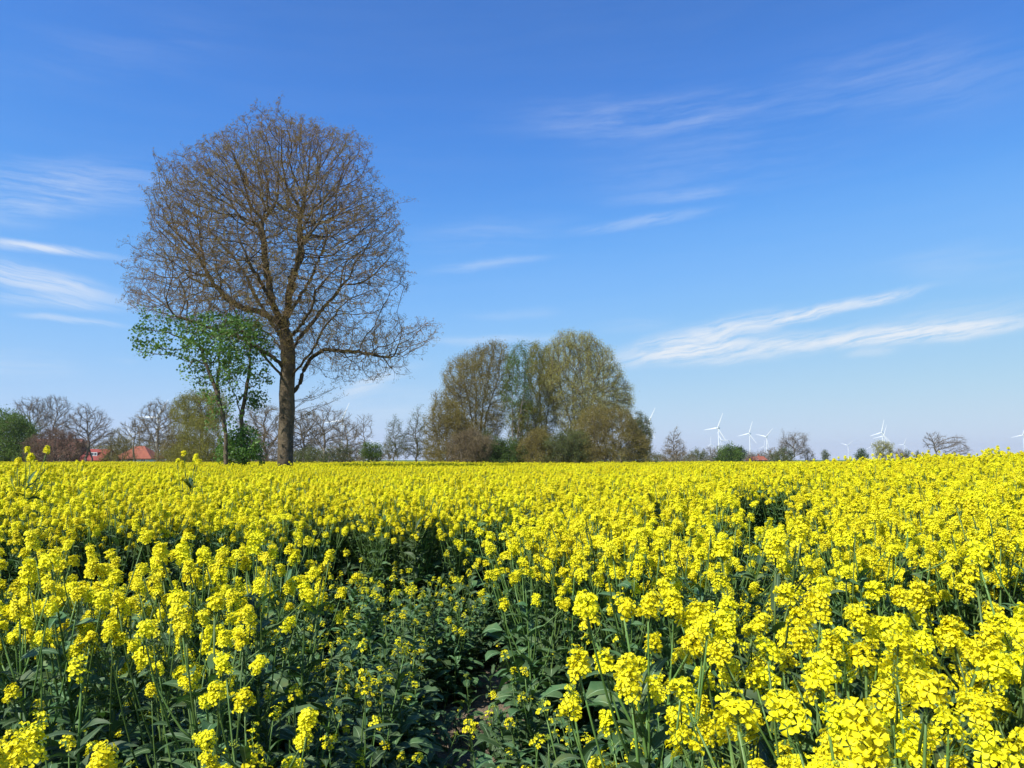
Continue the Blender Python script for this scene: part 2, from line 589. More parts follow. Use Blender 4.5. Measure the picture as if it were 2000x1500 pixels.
def raceme(base, axis, length, nf, g, size=1.0, nbud=14, npod=6):
    """flower head: an axis with open flowers in a dome below a knot of green buds"""
    b = MB()
    axis = unit(axis)
    top = base + axis * length
    # axis
    b.tube([base - axis * .055, base + axis * length * .5, top], [.0022 * size, .0018 * size, .0012 * size], 5, 2)
    side = frames(axis[None])[0]
    # open flowers
    nf = max(nf, 1)
    i = np.arange(nf)
    t = (i + g.uniform(-.3, .3, nf)) / nf
    ang = i * 2.39996 + g.uniform(-.35, .35, nf)
    hgt = length * (.06 + .92 * t)
    out = 1.0 - .55 * t ** 3
    rad = side[:, 0][None] * np.cos(ang)[:, None] + side[:, 1][None] * np.sin(ang)[:, None]
    p0 = base[None] + axis[None] * (hgt * .9)[:, None]
    ped = .0235 * size * g.uniform(.62, 1.18, nf)
    d = unit(rad * out[:, None] + axis[None] * (.25 + .65 * t + g.normal(0, .12, nf))[:, None])
    # a side that has opened less, or has lost its petals
    gone = (np.cos(ang - g.uniform(0, 6.28)) > g.uniform(.35, 1.2)) & (t < .75) & (nf > 14)
    p0, d, ped, t = p0[~gone], d[~gone], ped[~gone], t[~gone]
    nf = len(p0)
    p1 = p0 + d * ped[:, None]
    face = unit(d + axis[None] * .30 + np.array([[0, 0, .35]]) + g.normal(0, .42, (nf, 3)))
    sticks(b, p0, p1, .0007 * size, 2)
    fs = g.uniform(.80, 1.10, nf) * size
    stamp(b, FL_V, FL_F, p1, face, np.stack([fs, fs, fs * g.uniform(.4, 4.0, nf)], 1), 0, g)
    # green centre under each flower
    stamp(b, OCT_V, OCT_F, p1 - face * .0015, face, np.stack([np.full(nf, .0016), np.full(nf, .0016), np.full(nf, .0034)], 1) * size, 1, g)
    # buds on top
    if nbud:
        th = np.sqrt(g.uniform(0, 1, nbud)) * 1.15
        ph = np.arange(nbud) * 2.39996
        bd = unit(axis[None] * np.cos(th)[:, None] + side[:, 0][None] * (np.sin(th) * np.cos(ph))[:, None] + side[:, 1][None] * (np.sin(th) * np.sin(ph))[:, None])
        bp = top[None] - axis[None] * .002 + bd * (.009 + .010 * g.uniform(0, 1, nbud))[:, None] * size
        sticks(b, np.repeat(top[None] - axis[None] * .006, nbud, 0), bp, .0007 * size, 2)
        stamp(b, OCT_V, OCT_F, bp, bd, np.stack([np.full(nbud, .0020), np.full(nbud, .0020), np.full(nbud, .0044)], 1) * size * g.uniform(.8, 1.2, nbud)[:, None], 1, g)
    # thin young pods under the dome
    if npod:
        ph = g.uniform(0, 6.28, npod)
        pp = base[None] - axis[None] * g.uniform(-.01, .048, npod)[:, None]
        rd = side[:, 0][None] * np.cos(ph)[:, None] + side[:, 1][None] * np.sin(ph)[:, None]
        sticks(b, pp, pp + unit(rd + axis[None] * .6) * g.uniform(.018, .045, npod)[:, None], .0010, 2)
    return b


def leaf(b, base, az, e0, L, W, g, droop=1.2, lobed=False, petiole=0.0):
    """bluish leaf with a pale midrib: folded, waved, bent over along its length"""
    ns = 8
    s = np.linspace(0, 1, ns)
    el = e0 - droop * s ** 1.4
    az2 = az + g.uniform(-.4, .4) * s
    step = L / (ns - 1)
    dirs = np.stack([np.cos(el) * np.cos(az2), np.cos(el) * np.sin(az2), np.sin(el)], 1)
    ctr = base + np.concatenate([[[0, 0, 0]], np.cumsum(dirs[:-1] * step, 0)])
    sidev = np.stack([-np.sin(az2), np.cos(az2), 0 * az2], 1)
    roll = g.uniform(-.5, .5)
    up = np.cross(sidev, dirs) * -1
    up = np.where(up[:, 2:3] < 0, -up, up)
    sd_ = sidev * math.cos(roll) + up * math.sin(roll)
    up_ = -sidev * math.sin(roll) + up * math.cos(roll)
    if lobed:
        w = np.sin(np.pi * np.clip(s, 0, 1) ** 1.25) ** .8 * (1 + .22 * np.sin(s * 21 + g.uniform(0, 6)))
        w = np.where(s < petiole, .10, w)
    else:
        w = np.where(s < .3, .62 + .38 * s / .3, np.cos((s - .3) / .7 * np.pi / 2) ** .85)
    w = np.maximum(w, .03) * W / 2
    tt = np.array([-1, -.55, -.05, .05, .55, 1.])
    fold = g.uniform(.1, .55)
    wav = g.uniform(.05, .16)
    ph = g.uniform(0, 6.28)
    P = ctr[:, None] + sd_[:, None] * (tt[None, :, None] * w[:, None, None])
    hz = fold * np.abs(tt)[None] * w[:, None] + wav * w[:, None] * np.sin(s[:, None] * 13 + ph + tt[None] * 2) * np.abs(tt)[None]
    P = P + up_[:, None] * hz[..., None]
    n, k = P.shape[:2]
    i, j = np.meshgrid(np.arange(n - 1), np.arange(k - 1), indexing='ij')
    fc = np.stack([i * k + j, i * k + j + 1, (i + 1) * k + j + 1, (i + 1) * k + j], -1)
    bn = b.n
    b.add(P.reshape(-1, 3), fc[:, [0, 1, 3, 4]].reshape(-1, 4), 0)
    b.f.append((fc[:, 2].reshape(-1, 4) + bn, 1))


def rape_plant(kind, seed):
    """a whole plant about its base: Empty > stem, foliage, several children named flower_head"""
    g = np.random.default_rng(seed)
    root = thing('rape_plant', (0, 0, 0))
    st, lf = MB(), MB()
    heads = []
    H = {'tall': 1.16, 'short': .62, 'leafy': .95, 'tiny': .22}[kind]
    lean = g.uniform(-.10, .10, 2) * (1.4 if kind == 'leafy' else 1)
    ns = 9
    s = np.linspace(0, 1, ns)
    bend = g.uniform(-.05, .05, 2)
    ms = np.stack([lean[0] * H * s + bend[0] * np.sin(s * 3.1), lean[1] * H * s + bend[1] * np.sin(s * 3.1), H * s], 1)
    r0 = {'tall': .0075, 'short': .0042, 'leafy': .007, 'tiny': .0025}[kind]
    st.tube(ms, r0 * (1 - .68 * s), 6)

    def on_stem(f):
        return np.array([np.interp(f, s, ms[:, k]) for k in range(3)])

    tips = [(ms[-1], unit(ms[-1] - ms[-2]), 1.0)]
    nb = {'tall': g.integers(8, 12), 'short': g.integers(0, 3), 'leafy': g.integers(1, 3), 'tiny': 0}[kind]
    for k in range(nb):
        f = g.uniform(.42, .88) if kind != 'short' else g.uniform(.5, .85)
        az = k * 2.4 + g.uniform(-.5, .5)
        p = on_stem(f)
        topz = H * g.uniform(.80, 1.05) if kind == 'tall' else H * g.uniform(.75, 1.0)
        ln = max(.10, topz - p[2])
        out = g.uniform(.06, .20) * (1 if kind == 'tall' else .6)
        q = np.linspace(0, 1, 6)
        c = np.stack([p[0] + np.cos(az) * out * q ** .7, p[1] + np.sin(az) * out * q ** .7, p[2] + ln * q ** 1.15], 1)
        c[:, :2] += (g.uniform(-.03, .03, 2)[None]) * (q ** 2)[:, None]
        st.tube(c, r0 * .5 * (1 - .5 * q), 5)
        tips.append((c[-1], unit(c[-1] - c[-2]), g.uniform(.75, 1.0)))
        leaf(lf, p, az + g.uniform(-.3, .3), g.uniform(.3, .9), g.uniform(.05, .11), g.uniform(.016, .032), g, droop=g.uniform(.4, 1.3))
        if kind in ('tall', 'leafy'):
            leaf(lf, c[2], az + g.uniform(-2, 2), g.uniform(.2, .8), g.uniform(.03, .06), g.uniform(.010, .02), g, droop=g.uniform(.3, 1.0))
    # leaves up the stem: big and lobed below, clasping lances above
    nl = {'tall': 30, 'short': 18, 'leafy': 40, 'tiny': 9}[kind]
    for k in range(nl):
        f = (k + g.uniform(0, 1)) / nl * .86 + .03
        az = k * 2.39996 + g.uniform(-.4, .4)
        p = on_stem(f)
        if kind == 'tiny':
            leaf(lf, p, az, g.uniform(.3, 1.1), g.uniform(.06, .14), g.uniform(.02, .045), g, droop=g.uniform(.5, 1.4), lobed=True, petiole=.25)
        elif f < .5:
            sc = (1.0 if kind != 'short' else .62)
            leaf(lf, p, az, g.uniform(.35, .95), g.uniform(.15, .24) * sc, g.uniform(.055, .10) * sc, g, droop=g.uniform(.9, 1.9), lobed=True, petiole=.2)
        else:
            sc = (1.15 if kind == 'tall' else (.75 if kind == 'short' else 1.12))
            leaf(lf, p, az, g.uniform(.3, .95), g.uniform(.08, .15) * sc * (1.35 - .6 * f), g.uniform(.022, .042) * sc, g, droop=g.uniform(.6, 1.6))
    info = None
    for k, (p, d, sz) in enumerate(tips):
        if kind == 'tall':
            ln = g.uniform(.024, .046) if g.uniform() < .85 else g.uniform(.05, .08)
            nf = int(20 + ln * 450 + g.integers(0, 10))
        elif kind == 'short':
            ln, nf = g.uniform(.022, .042), int(g.integers(7, 16))
        elif kind == 'leafy':
            ln, nf = g.uniform(.025, .045), (0 if seed % 5 > 3 else int(g.integers(0, 10) if k else g.integers(10, 20)))
        else:
            ln, nf = .02, 0
            if g.uniform() < .4:
                continue
        d = unit(d + g.normal(0, .12, 3) + np.array([0, 0, .15]))
        hb = raceme(p, d, ln * sz, nf, g, size=.95 * sz if kind == 'tall' else .9 * sz, nbud=int(g.integers(10, 22)) if nf > 2 else 26, npod=10 if kind == 'tall' else 4)
        hb.build('flower_head', [M['petal'], M['bud'], M['stem']], root)
        if k == 0:
            info = p + d * ln * sz * .6
    st.build('stem', M['stem'], root)
    lf.build('foliage', [M['leaf'], M['rib']], root)
    root['_h'] = 0.0
    del root['_h']
    return root, (info if info is not None else ms[-1])


protos = {'tall': [rape_plant('tall', 100 + i) for i in range(9)],
          'short': [rape_plant('short', 200 + i) for i in range(6)],
          'leafy': [rape_plant('leafy', 300 + i) for i in range(5)],
          'tiny': [rape_plant('tiny', 400 + i) for i in range(4)]}
KINDS = ['tall', 'short', 'leafy', 'tiny']


def jgrid(y0, y1, sp, margin):
    xs = np.arange(-(.74 * y1 + margin), .74 * y1 + margin, sp)
    ys = np.arange(y0, y1, sp)
    X, Y = np.meshgrid(xs, ys)
    X = X + rng.uniform(-.48, .48, X.shape) * sp
    Y = Y + rng.uniform(-.48, .48, X.shape) * sp
    X, Y = X.ravel(), Y.ravel()
    k = np.abs(X) < .74 * Y + margin
    return X[k], Y[k]


def field_rules(X, Y):
    """which plant grows at X, Y: kind 0 tall / 1 short / 2 leafy / 3 tiny / -1 none, and its height factor"""
    u = 1000 + F * X / Y
    uw = u + 45 * wave(X, Y, .9)
    Yw = Y + .28 * wave(X + 5, Y, .8)
    r = rng.uniform(0, 1, len(X))
    kind = np.zeros(len(X), int)
    hf = 1.0 + .07 * wave(X, Y, .22) + rng.normal(0, .055, len(X))
    hf = np.where(rng.uniform(0, 1, len(X)) < .008, hf + .08, hf)
    # lane across the field on the left, behind the near clump
    laneL = (uw < 640) & (Yw > 3.15) & (Yw < 5.3)
    laneR = (uw > 1180) & (Yw > 2.2) & (Yw < 3.3)
    clear = (uw > 575) & (uw < 1035) & (Yw > 2.7) & (Yw < 6.3)
    front = (uw > 600) & (u + 20 * wave(X, Y, 2) < 1215 + 260 * np.maximum(0, 1.5 - Y)) & (Yw <= 2.9)
    front2 = (uw > 1040) & (uw < 1200) & (Yw > 2.0) & (Yw < 3.6)
    wheel = (np.abs(X - (.12 + .315 * Y)) < .24 + .02 * Y) & (Y > 3.0) & (Y < 9.5)
    bottomL = (uw < 640) & (Yw < 2.35 - .25 * (uw > 420))
    low = laneL | laneR | clear | front | front2 | wheel
    kind = np.where(low, np.where(r < .52, 1, 2), kind)
    hf = np.where(low & (kind == 1), 1.05 + rng.uniform(-.28, .35, len(X)), hf)
    hf = np.where(low & (kind == 2), .66 + rng.uniform(-.18, .18, len(X)), hf)
    kind = np.where(bottomL & ~low, np.where(r < .90, 2, 0), kind)
    hf = np.where(bottomL & (kind == 2), .84 + rng.uniform(-.12, .12, len(X)), hf)
    hf = np.where(bottomL & (kind == 0), .86 + rng.uniform(-.06, .06, len(X)), hf)
    # the bare soil track
    tr = np.abs(X - np.where(Y < 4.7, -.21 - .02 * (4.7 - Y), -.228 + .28 * (Y - 4.7))) + .08 * wave(X, Y, 2.2)
    track = (Y < 6.8) & (tr < .24) & (u < 1210)
    lowrow = (np.abs(u - 950) < 75) & (Y > 2.2) & (Y < 4.4) & ~track
    hf = np.where(lowrow & (kind > 0), hf * .62, hf)
    kind = np.where(track, np.where(r < np.where((Y > 4.1) & (Y < 5.4), .38, .6), 3, -1), kind)
    hf = np.where(track, rng.uniform(.6, 1.5, len(X)), hf)
    sparse = (clear | front | front2) & ~track & (rng.uniform(0, 1, len(X)) < .10)
    kind = np.where(sparse, 3, kind)
    kind = np.where((Y < 1.2) & (u < 700), -1, kind)
    thin = (kind == 0) & (Y < 3.2) & (rng.uniform(0, 1, len(X)) < .18)
    kind = np.where(thin, 2, kind)
    hf = np.where(thin, rng.uniform(.7, .9, len(X)), hf)
    # short ones near the camera's own feet
    near = (np.hypot(X, Y) < 1.5) & (np.abs(X) < .2 * Y + .2)
    kind = np.where(near & (kind == 0), 2, kind)
    hf = np.where(near, np.minimum(hf, .75), hf)
    return kind, hf


P_x, P_y, P_k, P_h, P_w = [], [], [], [], []
for (y0, y1, sp, margin, wide, extra) in ((.72, 12, .175, 1.6, 1.0, 0), (.72, 7.5, .17, 1.6, 1.0, 1), (12, 30, .225, 2, 1.1, 0), (30, 60, .33, 3, 1.5, 0), (60, 150, .75, 4, 2.6, 0)):
    X, Y = jgrid(y0, y1, sp, margin)
    k, h = field_rules(X, Y)
    if y0 >= 60:
        h = h * .97
    if extra:
        k = np.where((k == 1) | (k == 2), 2, np.where(k == 3, 3, -1))
        h = np.where(k == 2, np.minimum(h, .62) * rng.uniform(.7, 1.1, len(h)), h)
        k = np.where(rng.uniform(0, 1, len(k)) < .35, -1, k)
    keep = (k >= 0) & (np.hypot(X - (-12.9), Y - 42) > 1.0)
    P_x.append(X[keep]); P_y.append(Y[keep]); P_k.append(k[keep]); P_h.append(h[keep]); P_w.append(np.full(keep.sum(), wide))
P_x, P_y, P_k, P_h, P_w = map(np.concatenate, (P_x, P_y, P_k, P_h, P_w))
P_r = rng.uniform(0, 2 * math.pi, len(P_x))
P_tx = rng.normal(0, .10, len(P_x)) + .02
P_ty = rng.normal(0, .10, len(P_x)) + .05

# ---- the individuals: plants that can be told apart in the foreground
used = set()


def place(kind, vi, loc, rot, scale, label, group):
    key = (kind, vi)
    root = protos[kind][vi][0]
    if key not in used:
        used.add(key)
        r = root
    else:
        r = copy_thing(root)
    r.location = loc
    r.rotation_euler = rot
    r.scale = scale
    tag(r, label, 'rape plant', group)
    return r


# single heads one can point at: pixel of the head, depth, kind, label
heroes = [
    (34, 1468, 1.25, 'tall', 'rape plant with big flower head cut off by the bottom left corner'),
    (60, 894, 6.0, 'tall', 'tall rape plant rising above the skyline in front of the reddish bush'),
    (382, 895, 7.6, 'tall', 'tall rape plant poking above the skyline below the olive tree'),
    (1117, 1357, 1.95, 'leafy', 'lone rape plant with round flower head just right of the soil track'),
    (1228, 1325, 1.5, 'tall', 'rape plant with round head between the soil track and the right clump'),
    (1440, 1395, 1.02, 'tall', 'rape plant with nodding head at the front edge of the right clump'),
    (155, 1303, 1.9, 'leafy', 'rape plant with one ball of flowers above dark leaves on the left'),
    (716, 1345, 2.5, 'leafy', 'rape plant with small round head left of the soil track'),
    (918, 1418, 2.7, 'short', 'short rape plant with yellow heads beside the bare soil'),
    (1218, 1185, 1.75, 'tall', 'upright rape plant at the left end of the right clump'),
    (1515, 1070, 2.2, 'tall', 'rape plant standing out against the dark wheel track on the right'),
    (1690, 1430, .95, 'tall', 'closest rape plant, big open flowers, in the right clump near the bottom edge'),
    (1905, 1120, 1.9, 'tall', 'rape plant with wide flower top at the far right edge of the near clump'),
    (495, 1478, 1.8, 'short', 'low rape plant with half open green buds at the bottom edge'),
]
hero_xy = []
for n, (px, py, Y, kind, label) in enumerate(heroes):
    vi = n % len(protos[kind])
    root, info = protos[kind][vi]
    tgt = at(px, py, Y)
    rz = random.uniform(0, 6.28)
    gz = float(ground_z(tgt[0], tgt[1]))
    sz = (tgt[2] - gz) / info[2]
    sxy = min(1.12, max(.85, sz))
    ox = sxy * (info[0] * math.cos(rz) - info[1] * math.sin(rz))
    oy = sxy * (info[0] * math.sin(rz) + info[1] * math.cos(rz))
    loc = (tgt[0] - ox, tgt[1] - oy, gz - .005)
    place(kind, vi, loc, (0, 0, rz), (sxy, sxy, sz), label, 'rape plants in the foreground')
    hero_xy.append((loc[0], loc[1]))

hx = np.array(hero_xy)
dmin = np.min(np.hypot(P_x[:, None] - hx[None, :, 0], P_y[:, None] - hx[None, :, 1]), axis=1)
# plants standing between the camera and a lone head would hide it
ok = dmin > .09
P_x, P_y, P_k, P_h, P_w, P_r, P_tx, P_ty = (a[ok] for a in (P_x, P_y, P_k, P_h, P_w, P_r, P_tx, P_ty))
U = 1000 + F * P_x / P_y
top_py = HORIZON + (EYE - P_h * np.array([1.2, .66, .98, .25])[P_k]) / P_y * F
inframe = (U > -20) & (U < 2020) & (top_py < 1480)
order = np.argsort(np.where(inframe & (P_k != 3), P_y, 1e9))
ind = order[:286]
GZ = ground_z(P_x, P_y)


def region(u, y, k):
    if k == 0:
        if y < 2.3 and u > 1150:
            return 'tall rape plant full of yellow flowers in the near clump right of the soil track', 'rape plants of the near right clump'
        if u < 700 and y < 3.0:
            return 'tall rape plant full of yellow flowers in the near clump left of the soil track', 'rape plants of the near left clump'
        if u < 1000:
            return 'tall rape plant at the edge of the far crop, left of the soil track', 'rape plants edging the far crop on the left'
        return 'tall rape plant at the edge of the far crop, right of the soil track', 'rape plants edging the far crop on the right'
    if k == 2:
        if u < 620:
            return 'dark leafy rape plant with few flowers along the bottom left', 'leafy rape plants at bottom left'
        return 'dark leafy rape plant with few flowers around the soil track', 'leafy rape plants around the soil track'
    if u < 700:
        return 'short thin rape plant with small heads in the gap behind the left clump', 'short rape plants of the left gap'
    if u < 1210:
        return 'short thin rape plant with small heads in the clearing round the soil track', 'short rape plants of the clearing'
    return 'short thin rape plant with small heads in the gap behind the right clump', 'short rape plants of the right gap'


for i in ind:
    kind = KINDS[P_k[i]]
    vi = random.randrange(len(protos[kind]))
    for v in range(len(protos[kind])):
        if (kind, v) not in used:
            vi = v
            break
    lab, grp = region(U[i], P_y[i], P_k[i])
    h = P_h[i]
    sxy = min(1.12, max(.8, h))
    place(kind, vi, (P_x[i], P_y[i], GZ[i] - .005), (P_tx[i], P_ty[i], P_r[i]), (sxy, sxy, h), lab, grp)
# seedlings of the track: the four kinds each stand once by themselves
tin = [i for i in np.argsort(P_y) if P_k[i] == 3 and 2.4 < P_y[i] < 6 and 820 < U[i] < 1150][:4]
for v, i in enumerate(tin):
    place('tiny', v, (P_x[i], P_y[i], GZ[i] - .003), (0, 0, P_r[i]), (P_h[i],) * 3, 'small leafy rape seedling on the bare soil track', 'rape seedlings on the soil track')
rest = np.ones(len(P_x), bool)
rest[ind] = False
rest[tin] = False


def make_field():
    idx = np.nonzero(rest)[0]
    me = bpy.data.meshes.new('rapeseed_crop')
    me.vertices.add(len(idx))
    co = np.stack([P_x[idx], P_y[idx], GZ[idx] - .005], 1)
    me.vertices.foreach_set('co', co.astype(np.float32).ravel())
    at_rot = me.attributes.new('rot', 'FLOAT_VECTOR', 'POINT')
    at_rot.data.foreach_set('vector', np.stack([P_tx[idx], P_ty[idx], P_r[idx]], 1).astype(np.float32).ravel())
    sxy = np.clip(P_h[idx], .8, 1.12) * P_w[idx]
    sxy = np.where(P_k[idx] == 3, P_h[idx], sxy)
    at_s = me.attributes.new('siz', 'FLOAT_VECTOR', 'POINT')
    at_s.data.foreach_set('vector', np.stack([sxy, sxy, P_h[idx]], 1).astype(np.float32).ravel())
    at_k = me.attributes.new('kin', 'INT', 'POINT')
    at_k.data.foreach_set('value', P_k[idx].astype(np.int32))
    at_v = me.attributes.new('var', 'INT', 'POINT')
    at_v.data.foreach_set('value', rng.integers(0, 1000, len(idx)).astype(np.int32))
    o = bpy.data.objects.new('rapeseed_crop', me)
    COL.objects.link(o)
    tag(o, 'dense yellow flowering rapeseed crop reaching back to the trees', 'rapeseed crop', kind='stuff')
    ng = bpy.data.node_groups.new('rapeseed_crop', 'GeometryNodeTree')
    ng.interface.new_socket('Geometry', in_out='INPUT', socket_type='NodeSocketGeometry')
    ng.interface.new_socket('Geometry', in_out='OUTPUT', socket_type='NodeSocketGeometry')
    N = ng.nodes.new
    L = ng.links.new
    gi, go = N('NodeGroupInput'), N('NodeGroupOutput')

    def attr(name, dt):
        a = N('GeometryNodeInputNamedAttribute')
        a.data_type = dt
        a.inputs['Name'].default_value = name
        return a.outputs['Attribute']
    rot, siz, kin, var = attr('rot', 'FLOAT_VECTOR'), attr('siz', 'FLOAT_VECTOR'), attr('kin', 'INT'), attr('var', 'INT')
    e2r = N('FunctionNodeEulerToRotation')
    L(rot, e2r.inputs[0])
    allj = N('GeometryNodeJoinGeometry')
    m2p = N('GeometryNodeMeshToPoints')
    L(gi.outputs[0], m2p.inputs[0])
    for ki, kind in enumerate(KINDS):
        jn = N('GeometryNodeJoinGeometry')
        for root, _ in protos[kind]:
            pj = N('GeometryNodeJoinGeometry')
            for ch in root.children:
                oi = N('GeometryNodeObjectInfo')
                oi.transform_space = 'ORIGINAL'
                oi.inputs['Object'].default_value = ch
                L(oi.outputs['Geometry'], pj.inputs[0])
            g2i = N('GeometryNodeGeometryToInstance')
            L(pj.outputs[0], g2i.inputs[0])
            L(g2i.outputs[0], jn.inputs[0])
        cmp_ = N('FunctionNodeCompare')
        cmp_.data_type = 'INT'
        cmp_.operation = 'EQUAL'
        sa = [s for s in cmp_.inputs if s.type == 'INT']
        L(kin, sa[0])
        sa[1].default_value = ki
        iop = N('GeometryNodeInstanceOnPoints')
        L(m2p.outputs[0], iop.inputs['Points'])
        L(cmp_.outputs[0], iop.inputs['Selection'])
        L(jn.outputs[0], iop.inputs['Instance'])
        iop.inputs['Pick Instance'].default_value = True
        L(var, iop.inputs['Instance Index'])
        L(e2r.outputs[0], iop.inputs['Rotation'])
        L(siz, iop.inputs['Scale'])
        L(iop.outputs[0], allj.inputs[0])
    L(allj.outputs[0], go.inputs[0])
    md = o.modifiers.new('crop', 'NODES')
    md.node_group = ng
    return o


make_field()

# ------------------------------------------------------------------ trees


def colonise(nodes, parents, attr, step, di, dk, g, jitter=.22, iters=260, up=.0, maxn=80000, inertia=.8):
    """space colonisation: branches grow towards scattered points of the crown"""
    P = [np.asarray(p, float) for p in nodes]
    par = list(parents)
    P = np.array(P)
    n = len(P)
    buf = np.zeros((maxn, 3))
    buf[:n] = P
    parr = np.full(maxn, -1)
    parr[:n] = par
    A = attr.copy()
    d2 = np.full(len(A), 1e18)
    near = np.zeros(len(A), int)

    def upd(lo, hi):
        nonlocal d2, near
        for c in range(lo, hi, 600):
            e = min(hi, c + 600)
            B = buf[c:e]
            D = (A ** 2).sum(1)[:, None] + (B ** 2).sum(1)[None] - 2 * A @ B.T
            j = D.argmin(1)
            m = D[np.arange(len(A)), j]
            b = m < d2
            d2 = np.where(b, m, d2)
            near = np.where(b, j + c, near)
    kids = np.zeros(maxn, int)
    for p_ in parents:
        if p_ >= 0:
            kids[p_] += 1
    upd(0, n)
    for it in range(iters):
        live = (d2 > dk * dk) & (kids[near] < 4)
        A, d2, near = A[live], d2[live], near[live]
        if not len(A):
            break
        r = d2 < di * di
        if not r.any():
            r = d2 < d2.min() * 1.2
        src = near[r]
        dv = unit(A[r] - buf[src])
        uq, inv = np.unique(src, return_inverse=True)
        acc = np.zeros((len(uq), 3))
        np.add.at(acc, inv, dv)
        pp = parr[uq]
        pd = np.where((pp >= 0)[:, None], unit(buf[uq] - buf[np.maximum(pp, 0)]), 0)
        acc = unit(acc) + inertia * pd + g.normal(0, jitter, acc.shape) + np.array([0, 0, up])
        new = buf[uq] + unit(acc) * step
        m = len(uq)
        if n + m > maxn:
            break
        kids[uq] += 1
        buf[n:n + m] = new
        parr[n:n + m] = uq
        upd(n, n + m)
        n += m
    return buf[:n], parr[:n]


def radii(par, tip, root_r):
    n = len(par)
    kids = np.zeros(n, int)
    np.add.at(kids, par[par >= 0], 1)
    ntip = max(2, (kids == 0).sum())
    e = max(1.55, math.log(ntip) / math.log(max(root_r / tip, 2.0)))
    acc = np.zeros(n)
    for i in range(n - 1, -1, -1):
        if kids[i] == 0:
            acc[i] = tip ** e
        if par[i] >= 0:
            acc[par[i]] += acc[i]
    return acc ** (1 / e)


def branch_mesh(b, P, par, rad, sel, k, mat=0, flare=None):
    """tubes along the tree's edges (only those to nodes in sel), rings shared along each chain"""
    n = len(P)
    main = np.full(n, -1)
    best = np.zeros(n)
    for i in range(n):
        p = par[i]
        if p >= 0 and rad[i] > best[p]:
            best[p] = rad[i]
            main[p] = i
    d = np.zeros((n, 3))
    hasp = par >= 0
    d[hasp] = unit(P[hasp] - P[par[hasp]])
    hm = main >= 0
    d[hm] += unit(P[main[hm]] - P[hm])
    Rm = frames(d + 1e-6)
    a = np.arange(k) * 2 * math.pi / k
    circ = np.stack([np.cos(a), np.sin(a), 0 * a], 1)
    e = np.nonzero(hasp & sel)[0]
    if not len(e):
        return
    pe = par[e]
    is_main = main[pe] == e
    # the start ring of each edge: its parent's ring when it carries on the chain, a thinner one when it forks off
    r0 = np.where(is_main, rad[pe], np.minimum(rad[pe] * .85, rad[e] * 1.15))
    dE = unit(P[e] - P[pe])
    F0 = np.where(is_main[:, None, None], Rm[pe], frames(dE))
    F1 = Rm[e]
    V0 = np.einsum('nij,kj->nki', F0, circ) * r0[:, None, None] + P[pe][:, None]
    V1 = np.einsum('nij,kj->nki', F1, circ) * rad[e][:, None, None] + P[e][:, None]
    V = np.concatenate([V0, V1], 1)
    base = (np.arange(len(e)) * 2 * k)[:, None, None]
    # match the ring's start so that the tube does not twist
    j = np.arange(k)
    fc = np.stack([j, (j + 1) % k, k + (j + 1) % k, k + j], 1)[None] + base
    b.add(V.reshape(-1, 3), fc.reshape(-1, 4), mat)


LEAF_V = np.array([[0, 0, 0], [.42, .30, .10], [1, 0, 0], [.42, -.30, .10]])
LEAF_F = np.array([[0, 1, 2], [0, 2, 3]])
_t = np.linspace(0, 2 * math.pi, 9)[:-1]
MAPLE_V = np.concatenate([[[0.4, 0, .06]], np.stack([.5 + .5 * np.cos(_t) * (1 + .25 * np.cos(_t * 4)), .5 * np.sin(_t) * (1 + .25 * np.cos(_t * 4)), -.08 + 0 * _t], 1)])
MAPLE_F = np.array([[0, 1 + i, 1 + (i + 1) % 8] for i in range(8)])


def scatter_leaves(b, pos, size, mat, g, shape='leaf'):
    n = len(pos)
    d = unit(g.normal(0, 1, (n, 3)) + np.array([0, 0, -.15]))
    V, Fc = (LEAF_V, LEAF_F) if shape == 'leaf' else (MAPLE_V, MAPLE_F)
    stamp(b, V, Fc, pos, d, size * g.uniform(.6, 1.3, n), mat, g)


def add_twigs(b, P, dirs, length, r, g, mat, forks=2):
    """short twigs off given points; returns twig tips and middles"""
    n = len(P)
    d1 = unit(dirs + g.normal(0, .32, (n, 3)) + np.array([0, 0, .25]))
    ln = length * g.uniform(.5, 1.3, n)
    p1 = P + d1 * ln[:, None]
    sticks(b, P, p1, r, mat)
    tips = [p1]
    for f in range(forks):
        q = P + (p1 - P) * g.uniform(.35, .9, n)[:, None]
        d2 = unit(d1 + g.normal(0, .36, (n, 3)))
        p2 = q + d2 * (ln * g.uniform(.35, .75, n))[:, None]
        sticks(b, q, p2, r * .75, mat)
        tips.append(p2)
    return np.concatenate(tips)


